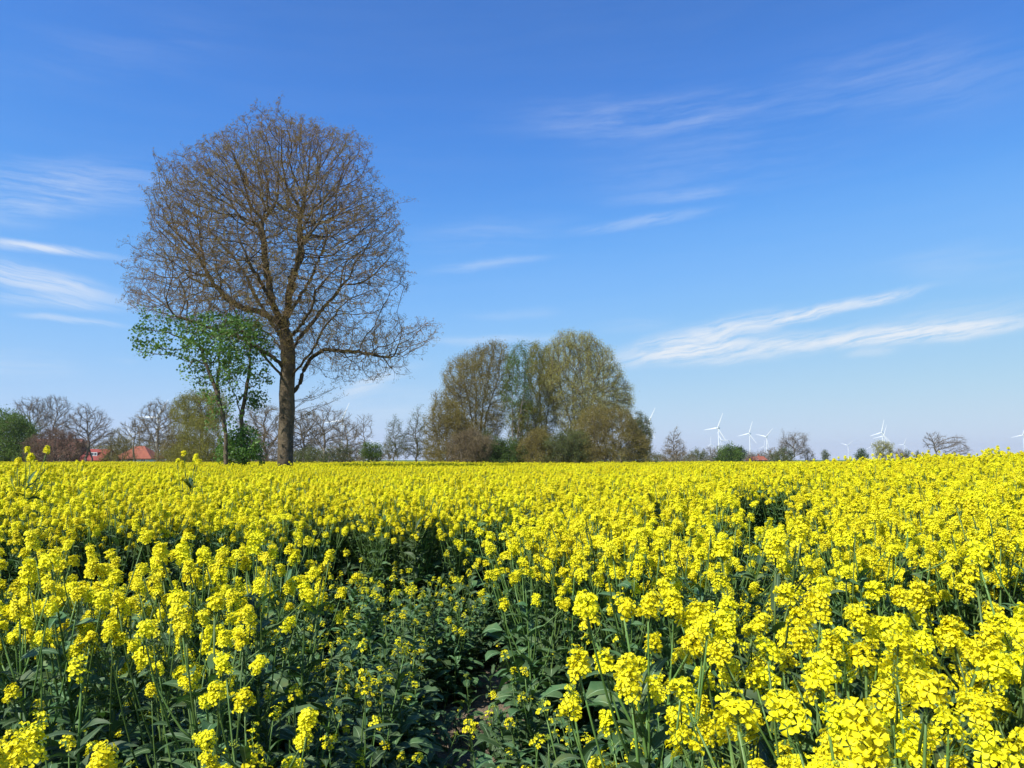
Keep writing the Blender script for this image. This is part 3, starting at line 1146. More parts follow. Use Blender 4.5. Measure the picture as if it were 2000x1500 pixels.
def row_attractors(rows, Y, n, g, depth=.85, lump=.09, gap=(.80, .35, .25)):
    """points inside the crown outline (photo rows: py, xmin, xmax), about as deep as it is wide"""
    rows = sorted(rows)
    py = np.array([r[0] for r in rows], float)
    lo = np.array([r[1] for r in rows], float)
    hi = np.array([r[2] for r in rows], float)
    out = []
    wmax = (hi - lo).max()
    while len(out) < n:
        y = g.uniform(py[0], py[-1])
        a, b = np.interp(y, py, lo), np.interp(y, py, hi)
        a, b = min(a, b), max(a, b) + 1e-6
        if g.uniform() > (b - a) / wmax + .03:
            continue
        x = g.uniform(a, b)
        c, h = (a + b) / 2, (b - a) / 2
        dep = math.sqrt(max(0, 1 - ((x - c) / (h + 1e-6)) ** 2)) * h * depth
        t = g.uniform(-1, 1)
        out.append((x, y, t * dep))
    out = np.array(out)
    pts = np.array([at(x, y, Y + d * Y / F) for x, y, d in out])
    if lump:
        # uneven outline and looser and denser places inside
        c = (pts.max(0) + pts.min(0)) / 2
        d = pts - c
        q = d / (np.abs(d).max(0) + 1e-9)
        w = unit(q)
        k = g.normal(0, 1, (10, 3)) * np.array([2.2, 2.2, 3.5, 3.5, 5, 5, 7, 7, 9, 12])[:, None] / 1.2
        f = np.sin(w @ k.T + g.uniform(0, 6.28, 10)) @ (np.array([.9, .9, .9, .9, .9, .8, .8, .7, .7, .6]) / 2.2)
        pts = c + d * (1 + lump * np.clip(f, -1.6, 1.3))[:, None]
        k = g.normal(0, 1, (8, 3)) * 3.2
        f = np.sin(q @ k.T + g.uniform(0, 6.28, 8)).sum(1) / 2.0
        pts = pts[g.uniform(0, 1, len(pts)) < np.clip(gap[0] + gap[1] * f, gap[2], 1)]
    return pts


def ell_rows(cx, top, w, bottom, shape='round'):
    rows = []
    for t in np.linspace(0, 1, 9):
        y = top + (bottom - top) * t
        if shape == 'round':
            k = math.sqrt(max(0, 1 - (2 * t - 1) ** 2))
        elif shape == 'cone':
            k = .12 + .88 * t ** .8 if t < .85 else 1 - (t - .85) * 3
        elif shape == 'column':
            k = min(1, .25 + 2.2 * t) * (1 - .45 * max(0, t - .6))
        elif shape == 'dome':
            k = math.sqrt(max(0, 1 - (1 - t) ** 2)) * (1 if t < .8 else 1 - (t - .8) * .9)
        elif shape == 'vase':
            k = math.sqrt(max(0, 1 - (1.25 * t - .45) ** 2 * 1.2)) if t < .98 else .3
            k = max(k, .05) * (1 - .5 * t ** 3)
        rows.append((y, cx - w / 2 * k, cx + w / 2 * k))
    return rows


def tree(name, label, cat, Y, rows, trunks, foliage, bark='grey_bark', n=600, twig='oak_twig', twigs=2, twig_len=9, leaves=0, leaf_px=2.0,
         seed=1, group=None, trunk_r=2.6, shape='leaf', depth=.85, step=5.0, tip_px=.30, up=.04, inertia=.7, jitter=.2, spread=.9, lump=.09, extra=None, clump=0):
    """a tree of trunk and crown; sizes in photo pixels at its own distance"""
    g = np.random.default_rng(seed)
    u = Y / F
    gz = 0.0
    A = row_attractors(rows, Y, n, g, depth, lump)
    if extra:
        A = np.concatenate([A, row_attractors(extra, Y, n // 4, g, depth, lump)])
    nodes, par = [], []
    base = None
    for tr in trunks:
        pts = [at(px, py, Y + dy * u) for (px, py, dy) in tr]
        pts = [np.array([pts[0][0], pts[0][1], gz - .1])] + pts
        # resample
        seg = []
        for a_, b_ in zip(pts[:-1], pts[1:]):
            m = max(1, int(np.linalg.norm(b_ - a_) / (step * u * 1.2)))
            for q in range(m):
                seg.append(a_ + (b_ - a_) * q / m)
        seg.append(pts[-1])
        st = len(nodes)
        for q, p in enumerate(seg):
            p = p + (g.normal(0, .25 * step * u * .5, 3) if 0 < q else 0)
            nodes.append(p)
            par.append(-1 if q == 0 else st + q - 1)
        if base is None:
            base = pts[0]
    base = np.array([base[0], base[1], 0.0])
    nodes = np.array(nodes)
    P, pr = colonise(nodes, par, A, step * u, 60 * u, step * 1.5 * u, g, jitter=jitter, up=up, inertia=inertia)
    rad = radii(pr, tip_px * u, trunk_r * u)
    root = thing(name, base, 0, label, cat, group)
    L = P - base
    thick = rad > trunk_r * u * .42
    tb, cb = MB(), MB()
    if thick.any():
        branch_mesh(tb, L, pr, rad, thick, 8)
        tb.build('trunk', M[bark], root)
    branch_mesh(cb, L, pr, rad, ~thick, 4, 0)
    thin = np.nonzero((rad < tip_px * u * 3.2) & (pr >= 0))[0]
    dirs = unit(L[thin] - L[pr[thin]])
    tips = []
    for _ in range(twigs):
        tips.append(add_twigs(cb, L[thin], dirs, twig_len * u, tip_px * .75 * u, g, 1))
    tips = np.concatenate(tips) if tips else L[thin]
    if leaves:
        sel = g.integers(0, len(tips), leaves)
        if clump:
            sel = g.integers(0, len(tips), max(1, leaves // clump))[g.integers(0, max(1, leaves // clump), leaves)]
        scatter_leaves(cb, tips[sel] + g.normal(0, leaf_px * spread * u, (leaves, 3)), leaf_px * u, 2, g, shape)
    fol = foliage if isinstance(foliage, str) else foliage[0]
    cb.build('crown', [M[bark], M[twig], M[fol]], root, smooth=False)
    return root


def oak():
    """the big bare oak: hand-laid trunk and limbs, then fine growth that fills its outline"""
    Y = 42.0
    u = Y / F
    g = np.random.default_rng(21)
    rows = [(218, 504, 528), (243, 462, 616), (268, 420, 672), (294, 380, 712), (340, 322, 720), (400, 292, 758), (450, 290, 774), (500, 278, 772),
            (550, 264, 790), (592, 260, 776), (622, 318, 770), (655, 410, 800), (690, 490, 810), (720, 600, 795), (742, 665, 725)]
    A = row_attractors(rows, Y, 26000, g, .8, lump=.055, gap=(.74, .40, .2))
    # long shoots that break the outline
    c0 = at(520, 480, Y)
    sh = A[g.integers(0, len(A), 5000)]
    rr = np.linalg.norm((sh - c0) / np.array([7.6, 6.5, 8.0]), axis=1)
    sh = sh[rr > .92][:70]
    A = np.concatenate([A] + [sh + unit(sh - c0) * k for k in (.25, .5, .75, 1.0)])
    extra = row_attractors([(640, 760, 862), (670, 700, 860), (700, 690, 830)], Y, 450, g, .8, lump=0)
    extra[:, 1] -= 1.5
    A = np.concatenate([A, extra])
    cc = (A.max(0) + A.min(0)) / 2
    rho = np.linalg.norm((A - cc) / ((A.max(0) - A.min(0)) / 2), axis=1)
    A = A[(rho < .72) | (g.uniform(0, 1, len(A)) < .55)]      # looser towards the rim
    trunk = [(558, 900, 0), (558, 850, 0), (561, 800, 0), (560, 770, 0), (561, 745, 0), (563, 720, 0), (563, 690, 0), (560, 668, 0), (556, 648, 0)]
    limbs = [  # start index on the trunk, then points px, py, depth in px (negative: towards the camera)
        (4, [(548, 732, -10), (536, 716, -25), (518, 697, -45), (500, 678, -65), (480, 655, -85), (464, 632, -95), (459, 606, -100), (440, 560, -110), (400, 500, -130), (370, 440, -140)]),
        (8, [(545, 632, 5), (527, 620, 12), (508, 610, 20), (480, 604, 30), (452, 590, 40), (430, 570, 50), (408, 540, 60), (388, 500, 75), (352, 430, 90), (330, 380, 95)]),
        (8, [(548, 630, -8), (533, 592, -14), (525, 560, -18), (517, 500, -20), (510, 440, -22), (498, 370, -20), (490, 300, -20), (510, 240, -20)]),
        (8, [(558, 628, 12), (564, 580, 22), (570, 540, 30), (588, 500, 45), (584, 430, 60), (556, 330, 70), (548, 262, 70)]),
        (6, [(572, 682, 10), (582, 662, 18), (606, 636, 35), (632, 600, 60), (660, 570, 85), (682, 530, 100), (716, 470, 120), (735, 400, 130)]),
        (4, [(574, 730, -10), (590, 710, -22), (602, 694, -35), (621, 670, -50), (630, 644, -60), (652, 620, -75), (700, 572, -105), (742, 520, -125), (760, 450, -130)]),
        (3, [(574, 768, 3), (584, 748, 8), (598, 716, 14), (612, 694, 14), (640, 682, 0), (700, 688, -30), (760, 698, -50), (815, 690, -60), (850, 670, -60)]),
        (6, [(552, 686, 20), (538, 668, 45), (524, 650, 80), (506, 640, 110), (480, 634, 140), (430, 632, 160)]),
        (7, [(566, 660, -30), (584, 640, -80), (606, 610, -120), (620, 560, -150), (640, 480, -160), (650, 400, -150)]),
        (7, [(550, 658, 30), (530, 630, 90), (505, 590, 140), (470, 520, 170), (450, 430, 170), (440, 350, 160)]),
        (8, [(560, 620, 40), (580, 590, 100), (610, 540, 150), (640, 460, 170), (650, 370, 170), (640, 300, 150)]),
        (8, [(545, 618, -40), (520, 570, -110), (480, 500, -160), (440, 410, -170), (420, 330, -160)]),
        (8, [(556, 625, -30), (570, 560, -90), (590, 470, -140), (600, 380, -150), (605, 300, -130)]),
        (5, [(552, 712, -10), (520, 690, -30), (470, 660, -60), (395, 636, -70), (345, 618, -75), (300, 602, -70), (255, 588, -60)]),
    ]
    nodes, par = [], []

    def run(pts, start):
        last = start
        p0 = nodes[start] if start >= 0 else pts[0]
        if start < 0:
            nodes.append(pts[0]); par.append(-1); last = 0; pts = pts[1:]; p0 = nodes[0]
        marks = [last]
        for q in pts:
            m = max(1, int(round(np.linalg.norm(q - p0) / .24)))
            for s in range(1, m + 1):
                wob = g.normal(0, .035, 3) if start >= 0 else 0
                nodes.append(p0 + (q - p0) * s / m + wob); par.append(last); last = len(nodes) - 1
            p0 = q
            marks.append(last)
        return marks
    tp = [at(x, y, Y) for x, y, _ in trunk]
    tp[0][2] = -.2
    marks = run(tp, -1)
    n_trunk = len(nodes)
    for si, pts in limbs:
        keep = max(3, int(round(len(pts) * .66))) if si != 3 else len(pts) - 2
        run([at(x, y, Y + d * u) for x, y, d in pts[:keep]], marks[si])
    P, pr = colonise(np.array(nodes), par, A, 5.2 * u, 36 * u, 6.8 * u, g, jitter=.12, up=.12, inertia=.95)
    rad = radii(pr, .0078, .43)
    base = np.array([P[0][0], P[0][1], 0])
    L = P - base
    zt = L[:n_trunk, 2]
    rad[:n_trunk] = np.maximum(rad[:n_trunk], np.interp(zt, [0, .6, 1.6, 3, 5.0, 6.2, 7.2], [.58, .47, .41, .37, .33, .25, .20]))
    root = thing('bare_oak_tree', base, 0, 'big lone bare oak with wide budding crown at the field edge', 'tree')
    is_trunk = np.zeros(len(P), bool)
    is_trunk[:n_trunk] = True
    tb, bb, cb = MB(), MB(), MB()
    branch_mesh(tb, L, pr, rad, is_trunk, 14)
    tb.build('trunk', M['oak_bark'], root)
    big = (rad > .022) & ~is_trunk
    branch_mesh(bb, L, pr, rad, big, 7)
    bb.build('branches', M['oak_branch'], root)
    branch_mesh(cb, L, pr, rad, ~big & ~is_trunk, 4, 0)
    thin = np.nonzero((rad < .020) & (pr >= 0))[0]
    dirs = unit(L[thin] - L[pr[thin]])
    pick = g.uniform(0, 1, len(thin)) < .8
    tips = add_twigs(cb, L[thin[pick]], dirs[pick], 11 * u, .0056, g, 0, forks=2)
    # low whiskers on the trunk
    wz = [(2.2, 1), (2.6, 1), (3.6, 1), (4.2, 1), (2.4, -1), (4.9, 1), (2.0, 1)]
    for z, sg in wz:
        p = np.array([np.interp(z, zt, L[:n_trunk, k]) for k in range(3)])
        for q in range(3):
            e = p + np.array([sg * g.uniform(1.2, 3.2), g.uniform(-.8, .8), g.uniform(.2, 1.8)])
            mid = (p + e) / 2 + g.normal(0, .15, 3)
            cb.tube([p, mid, e], [.018, .011, .004], 4, 0)
            m = 14
            f = g.uniform(.3, 1, m)[:, None]
            s0 = np.where(f < .5, p + (mid - p) * f * 2, mid + (e - mid) * (f * 2 - 1))
            tips = np.concatenate([tips, add_twigs(cb, s0, np.repeat(unit(e - p)[None], m, 0), .4, .005, g, 0, 1)])
    # buds and catkins, thicker towards the top of the crown
    hz = tips[:, 2] / 20
    keep = g.uniform(0, 1, len(tips)) < np.clip(.30 + .75 * hz, 0, 1)
    bt = np.repeat(tips[keep], 3, 0)
    stamp(cb, OCT_V, OCT_F, bt + g.normal(0, .05, bt.shape), g.normal(0, 1, bt.shape), np.stack([np.full(len(bt), .015), np.full(len(bt), .015), g.uniform(.03, .07, len(bt))], 1), 1, g)
    cb.build('crown', [M['oak_twig'], M['oak_bud']], root, smooth=False)


oak()

# the two leafy maples beside it and the bush at their feet
tree('maple_tree', 'slender leaning maple with fresh green leaves reaching left under the oak', 'tree', 37,
     [(608, 368, 425), (628, 345, 470), (655, 340, 492), (700, 352, 485), (740, 378, 460), (780, 402, 452), (825, 418, 456)],
     [[(441, 890, 0), (440, 850, 0), (434, 810, 0), (424, 770, 0), (412, 735, 0), (400, 705, 0), (392, 680, 0)],
      [(442, 890, 0), (441, 845, 2), (436, 812, 4), (428, 780, 12), (425, 745, 20), (428, 710, 25), (430, 670, 28)]],
     'maple_leaf', n=520, twigs=1, twig_len=10, leaves=5200, leaf_px=4.3, seed=5, bark='oak_bark', clump=9, spread=1.3, lump=.12, extra=[(614, 280, 306), (640, 264, 345), (668, 262, 350), (700, 272, 312)], trunk_r=5.2, shape='maple', step=6, tip_px=.35, depth=.6)
tree('maple_tree', 'thin upright maple with sparse green leaves close left of the oak trunk', 'tree', 39,
     [(630, 430, 500), (660, 430, 520), (700, 440, 530), (740, 460, 535), (780, 455, 520), (815, 460, 500)],
     [[(475, 890, 0), (474, 850, 0), (472, 815, 0), (478, 775, 0), (486, 735, 5), (488, 690, 8), (490, 655, 8)],
      [(475, 890, 0), (474, 850, 2), (472, 818, -3), (462, 780, -14), (448, 745, -22), (436, 705, -28)]],
     'maple_leaf', n=300, twigs=1, twig_len=10, leaves=1900, leaf_px=4.2, seed=6, bark='oak_bark', clump=8, spread=1.3, trunk_r=4.6, shape='maple', step=6, tip_px=.35, depth=.6)
tree('green_bush', 'dense green leafy bush at the foot of the two maples', 'bush', 38, ell_rows(474, 835, 88, 905, 'dome'),
     [[(474, 890, 0), (472, 870, 0)], [(466, 890, 0), (456, 872, 0)], [(482, 890, 0), (492, 868, 0)]], 'maple_leaf', n=260, twigs=1, twig_len=8, leaves=3000,
     leaf_px=4.0, seed=8, trunk_r=1.6, shape='maple')

# far trees: label, kind, cx, top, width, crown bottom, shape, foliage, Y, n, leaves, leaf size, twigs
FT = [
    ('round bright green leafy tree at the left edge of the view', 'green_tree', 18, 806, 118, 905, 'dome', 'fresh_green', 120, 420, 9000, 2.6, 1),
    ('bare grey tree behind the green tree at the left edge', 'bare_tree', 62, 778, 92, 865, 'round', 'bare_grey', 150, 520, 500, 1.2, 3),
    ('bare grey twin-crowned tree above the reddish bush', 'bare_tree', 106, 776, 82, 870, 'round', 'bare_grey', 155, 500, 500, 1.2, 3),
    ('reddish brown twiggy bush in front of the big brown roof', 'red_bush', 112, 844, 124, 905, 'dome', 'red_brown', 115, 900, 5200, 1.5, 5),
    ('spreading bare tree standing between the brown roof and the red house', 'bare_tree', 170, 795, 104, 882, 'round', 'bare_grey', 125, 620, 500, 1.1, 3),
    ('low brown shrub between the red house and the hipped orange roof', 'brown_shrub', 228, 846, 66, 905, 'dome', 'olive_brown', 170, 300, 1500, 1.5, 4),
    ('thin bare tree beside the hipped orange roof', 'bare_tree', 262, 822, 56, 880, 'vase', 'bare_brown', 180, 220, 150, 1.1, 2),
    ('brown bare tree with a turbine blade rising behind it', 'bare_tree', 312, 784, 92, 880, 'round', 'bare_brown', 130, 640, 1800, 1.3, 3),
    ('olive green budding tree behind the leaning maple', 'olive_tree', 392, 768, 96, 845, 'round', 'olive', 110, 460, 6500, 1.9, 2),
    ('broad yellowish olive thicket below the olive tree', 'olive_bush', 388, 828, 116, 905, 'dome', 'olive', 105, 460, 7000, 1.9, 2),
    ('brown bare tree between the maples and the oak trunk', 'bare_tree', 520, 794, 112, 885, 'round', 'bare_brown', 125, 700, 1500, 1.3, 3),
    ('brown bare tree right behind the oak trunk', 'bare_tree', 590, 802, 88, 890, 'round', 'bare_brown', 128, 520, 900, 1.3, 3),
    ('open-branched bare tree right of the oak trunk', 'bare_tree', 632, 796, 104, 880, 'round', 'bare_grey', 100, 420, 250, 1.1, 2),
    ('brown tangled tree in front of the turbine right of the oak', 'bare_tree', 676, 822, 62, 892, 'round', 'bare_brown', 110, 360, 900, 1.3, 3),
    ('thin wispy bare birch right of the tangled tree', 'bare_tree', 712, 814, 36, 885, 'vase', 'bare_grey', 120, 140, 60, 1.0, 1),
    ('small fresh green round tree under the thin birch', 'green_tree', 726, 868, 36, 902, 'round', 'fresh_green', 115, 110, 1200, 2.0, 1),
    ('low olive shrub at the right foot of the oak', 'olive_bush', 604, 878, 70, 906, 'dome', 'dull_green', 95, 200, 1800, 1.8, 2),
    ('low greenish shrub at the foot of the tangled tree', 'olive_bush', 660, 874, 60, 906, 'dome', 'dull_green', 104, 180, 900, 1.8, 2),
    ('slim grey alder left of its wider twin', 'alder_tree', 772, 814, 50, 892, 'cone', 'dull_green', 105, 300, 1300, 1.5, 2),
    ('wider grey alder beside the poplar grove', 'alder_tree', 815, 804, 72, 892, 'cone', 'dull_green', 106, 400, 1700, 1.5, 2),
    ('brown shrubby tree at the left end of the grove', 'shrub_tree', 872, 776, 94, 905, 'dome', 'olive_brown', 98, 760, 4600, 1.7, 3),
    ('big brown budding poplar on the left of the grove', 'poplar_tree', 930, 668, 128, 850, 'column', 'olive_brown', 103, 1700, 7500, 1.7, 3),
    ('narrow poplar clad in fresh green ivy inside the grove', 'poplar_tree', 1010, 662, 58, 880, 'column', 'fresh_green', 100, 620, 3600, 1.8, 2),
    ('olive brown poplar with pointed tops in the middle of the grove', 'poplar_tree', 1055, 664, 88, 870, 'column', 'olive', 106, 1100, 4200, 1.7, 3),
    ('tallest pale olive poplar on the right of the grove', 'poplar_tree', 1138, 644, 168, 850, 'dome', 'pale_olive', 104, 2300, 10500, 1.7, 3),
    ('dark brown twiggy shrub at the right front of the grove', 'shrub_tree', 1196, 804, 128, 905, 'dome', 'olive_brown', 94, 900, 4200, 1.7, 4),
    ('small dark tree at the right end of the grove by the turbine', 'shrub_tree', 1246, 812, 50, 900, 'round', 'dull_green', 97, 340, 2600, 1.6, 3),
    ('brown scrub under the left poplar of the grove', 'brown_shrub', 916, 842, 84, 906, 'dome', 'bare_brown', 92, 460, 2200, 1.6, 3),
    ('dark green undergrowth bush under the middle of the grove', 'green_bush', 985, 866, 84, 906, 'dome', 'dark_green', 93, 260, 2600, 1.9, 2),
    ('dull green bush under the pale poplar', 'green_bush', 1110, 846, 92, 906, 'dome', 'dull_green', 92, 460, 3200, 1.8, 3),
    ('far hazy hedge closing the gaps behind the poplar grove', 'hedge', 1060, 866, 440, 906, 'dome', 'dull_green', 175, 900, 4500, 1.5, 3),
    ('far brown hedge line behind the houses and bare trees on the left', 'hedge', 290, 858, 340, 906, 'dome', 'olive_brown', 230, 900, 3500, 1.5, 3),
    ('far low hedge seen between the oak trunk and the grove', 'hedge', 640, 876, 330, 906, 'dome', 'bare_brown', 220, 700, 2200, 1.4, 3),
    ('faint low hedge line below the turbines right of the grove', 'hedge', 1400, 889, 300, 906, 'dome', 'dull_green', 420, 420, 1600, 1.4, 2),
    ('small olive budding tree filling the gap between the ivy-clad and middle poplars', 'shrub_tree', 1030, 772, 74, 905, 'round', 'olive', 101, 420, 2000, 1.6, 3),
    ('brown scrub in the middle of the grove beside the white trunk', 'brown_shrub', 1048, 838, 76, 906, 'dome', 'olive_brown', 93, 420, 2200, 1.6, 3),
    ('olive scrub under the brown poplar, left of the white trunk', 'brown_shrub', 952, 850, 70, 906, 'dome', 'dull_green', 94, 380, 2000, 1.6, 3),
    ('brown thicket between the leaning maple and the hipped orange roof', 'brown_shrub', 345, 838, 70, 906, 'dome', 'olive_brown', 118, 380, 2200, 1.6, 3),
    ('low brown thicket left of the oak trunk behind the green bush', 'brown_shrub', 510, 850, 80, 906, 'dome', 'bare_brown', 122, 360, 1500, 1.5, 3),
    ('wind-shaped bare tree with flat layered branches right of the grove', 'bare_tree', 1318, 838, 50, 892, 'cone', 'bare_brown', 120, 260, 600, 1.3, 2),
    ('grey scrub by the flat layered tree', 'brown_shrub', 1322, 882, 60, 906, 'dome', 'bare_brown', 150, 160, 500, 1.4, 3),
    ('grey-green shrub right of the flat layered tree', 'brown_shrub', 1362, 880, 42, 904, 'dome', 'dull_green', 200, 130, 600, 1.5, 2),
    ('slim grey tree in front of the small turbine', 'bare_tree', 1386, 874, 30, 904, 'column', 'bare_grey', 230, 110, 200, 1.1, 3),
    ('hazy bare tree at the foot of the tall turbine', 'bare_tree', 1402, 872, 24, 902, 'round', 'bare_grey', 240, 100, 120, 1.1, 3),
    ('rounded mid green tree below the tall turbine', 'green_tree', 1424, 872, 46, 905, 'dome', 'fresh_green', 230, 150, 2000, 2.0, 1),
    ('small dark green tree right of the rounded green one', 'green_tree', 1443, 876, 22, 903, 'round', 'dark_green', 235, 70, 800, 1.9, 1),
    ('grey hedge shrub left of the small orange roof', 'brown_shrub', 1464, 884, 26, 904, 'dome', 'bare_grey', 260, 80, 260, 1.4, 3),
    ('grey shrub behind the small orange roof', 'brown_shrub', 1487, 884, 30, 902, 'dome', 'bare_brown', 420, 80, 300, 1.4, 3),
    ('grey shrub right of the small orange roof', 'brown_shrub', 1509, 878, 24, 902, 'round', 'bare_brown', 300, 90, 260, 1.4, 3),
    ('round grey poplar standing alone above the yellow crop', 'bare_tree', 1549, 848, 54, 896, 'round', 'bare_grey', 210, 330, 1300, 1.3, 3),
    ('dull green shrub left of the round grey poplar', 'green_bush', 1529, 878, 40, 905, 'dome', 'dull_green', 205, 120, 1000, 1.6, 2),
    ('brown shrub right of the round grey poplar', 'brown_shrub', 1578, 880, 26, 905, 'dome', 'bare_brown', 212, 90, 300, 1.4, 3),
    ('tiny dark bush on the skyline right of the round poplar', 'green_bush', 1612, 884, 16, 902, 'dome', 'dull_green', 260, 50, 350, 1.6, 2),
    ('dark green bush between the two faint small turbines', 'green_bush', 1683, 881, 22, 904, 'dome', 'dark_green', 260, 70, 900, 1.6, 1),
    ('pale round tree in front of the double turbine', 'olive_tree', 1726, 864, 36, 902, 'round', 'pale_olive', 250, 160, 1000, 1.5, 2),
    ('grey-brown scrub right of the pale round tree', 'brown_shrub', 1757, 880, 32, 904, 'dome', 'bare_brown', 255, 110, 500, 1.4, 3),
    ('dark little bush under the small turbine on the right', 'green_bush', 1772, 882, 14, 902, 'dome', 'dull_green', 258, 40, 300, 1.4, 1),
    ('tiny grey bush at the right of the far shrubs', 'green_bush', 1793, 882, 12, 902, 'dome', 'dull_green', 262, 40, 260, 1.4, 1),
    ('bare tree with leaning bent trunk on the right skyline', 'bare_tree', 1824, 846, 42, 878, 'round', 'bare_grey', 130, 200, 60, 1.1, 2),
    ('low wide bare tree right of the bent-trunked tree', 'bare_tree', 1866, 851, 66, 898, 'dome', 'bare_grey', 132, 340, 160, 1.1, 3),
]
SEEDB = 633
GROVE = {   # outlines of the grove's crowns, photo rows
    930: [(664, 948, 968), (672, 925, 988), (690, 905, 992), (715, 872, 996), (740, 864, 998), (770, 866, 996), (800, 874, 990), (840, 884, 980), (870, 900, 960)],
    1010: [(658, 1006, 1018), (672, 994, 1030), (720, 988, 1036), (780, 986, 1036), (830, 992, 1030), (880, 996, 1024)],
    1055: [(660, 1038, 1052), (672, 1030, 1078), (720, 1026, 1090), (780, 1028, 1090), (830, 1034, 1082), (870, 1040, 1076)],
    1138: [(642, 1112, 1156), (650, 1094, 1166), (668, 1080, 1172), (690, 1080, 1192), (720, 1074, 1202), (750, 1068, 1216), (780, 1070, 1226), (805, 1084, 1222), (840, 1096, 1190), (870, 1110, 1160)],
    1196: [(798, 1150, 1196), (812, 1136, 1226), (835, 1122, 1246), (865, 1110, 1262), (905, 1106, 1266)],
    872: [(774, 846, 862), (792, 846, 892), (812, 838, 908), (850, 834, 930), (905, 832, 934)],
}
for n, (label, name, cx, top, w, bot, shp, fol, Y, na, nl, ls, tw) in enumerate(FT):
    g = np.random.default_rng(900 + n)
    dense = nl > na * 6
    rows = [(y + 15 * max(0, 1 - (y - 640) / 90), a, b) for (y, a, b) in GROVE[cx]] if cx in GROVE else ell_rows(cx, top, w, bot, shp)
    # uneven outline
    rows = [(y, a + g.uniform(-.07, .07) * w, b + g.uniform(-.07, .07) * w) for (y, a, b) in rows] if name != 'hedge' and cx not in GROVE else rows
    h = bot - top
    split = top + h * (.72 if shp != 'column' else .8)
    if name == 'bare_tree' and 'bent' in label:
        tr = [[(1832, 895, 0), (1829, 884, 0), (1826, 876, 0), (1824, 868, 0)]]
    elif name == 'hedge':
        tr = [[(cx + dx * w, 898, 0), (cx + dx * w + g.uniform(-3, 3), top + h * .55, 0)] for dx in np.linspace(-.46, .46, int(w / 16))]
    elif name.endswith('shrub') or name.endswith('bush'):
        tr = [[(cx + dx * w, 896, 0), (cx + dx * 1.5 * w, split + 8, dx * 20)] for dx in (-.16, 0., .15)]
    elif name in ('poplar_tree', 'shrub_tree'):
        k = 5 if w > 100 else (3 if w > 60 else 2)
        tr = []
        for q in range(k):
            dx = ((q + .5) / k - .5)
            x0 = cx + dx * w * .35
            tr.append([(x0 + g.uniform(-4, 4), 895, dx * 10), (x0 + g.uniform(-4, 4), bot - h * .12, g.uniform(-15, 15)), (cx + dx * w * .6, top + h * .58, g.uniform(-25, 25))])
    else:
        tr = [[(cx + g.uniform(-4, 4), 895, 0), (cx + g.uniform(-5, 5), split + 8, 0), (cx + g.uniform(-4, 4), top + h * .55, 0)]]
        if w > 80:
            tr.append([(cx + g.uniform(-12, 12), 895, 4), (cx + g.uniform(-16, 16), split, 6)])
    tree(name, label, 'hedge' if name == 'hedge' else ('bush' if ('bush' in name or 'shrub' == name.split('_')[-1]) else 'tree'), Y, rows, tr, fol, n=int(na * 1.8), twigs=tw + 2, leaves=int(nl * (5.5 if cx == 1010 else 10 if 860 < cx < 1260 else 4.5)), leaf_px=ls * 1.0, spread=(2.3 if cx in GROVE else 1.7) if nl > 1000 else 1.2, lump=.08 if cx in GROVE else .17 if nl > 1800 else .10, seed=(SEEDB if cx == 1138 else 500) + n,
         up=.20 if name == 'poplar_tree' else (.16 if name in ('bare_tree', 'shrub_tree') else .08), inertia=.85,
         twig={'bare_grey': 'bare_grey', 'bare_brown': 'bare_brown', 'red_brown': 'red_brown'}.get(fol, 'olive_brown' if fol in ('olive_brown', 'olive') else 'bare_brown'),
         trunk_r=max(.8, min(3.4, w * .028)), step=5 if w > 50 else 3.2, twig_len=8 if w > 50 else 5, tip_px=.26 if w > 50 else .2,
         group={'poplar_tree': 'trees of the poplar grove'}.get(name))

# ------------------------------------------------------------------ houses


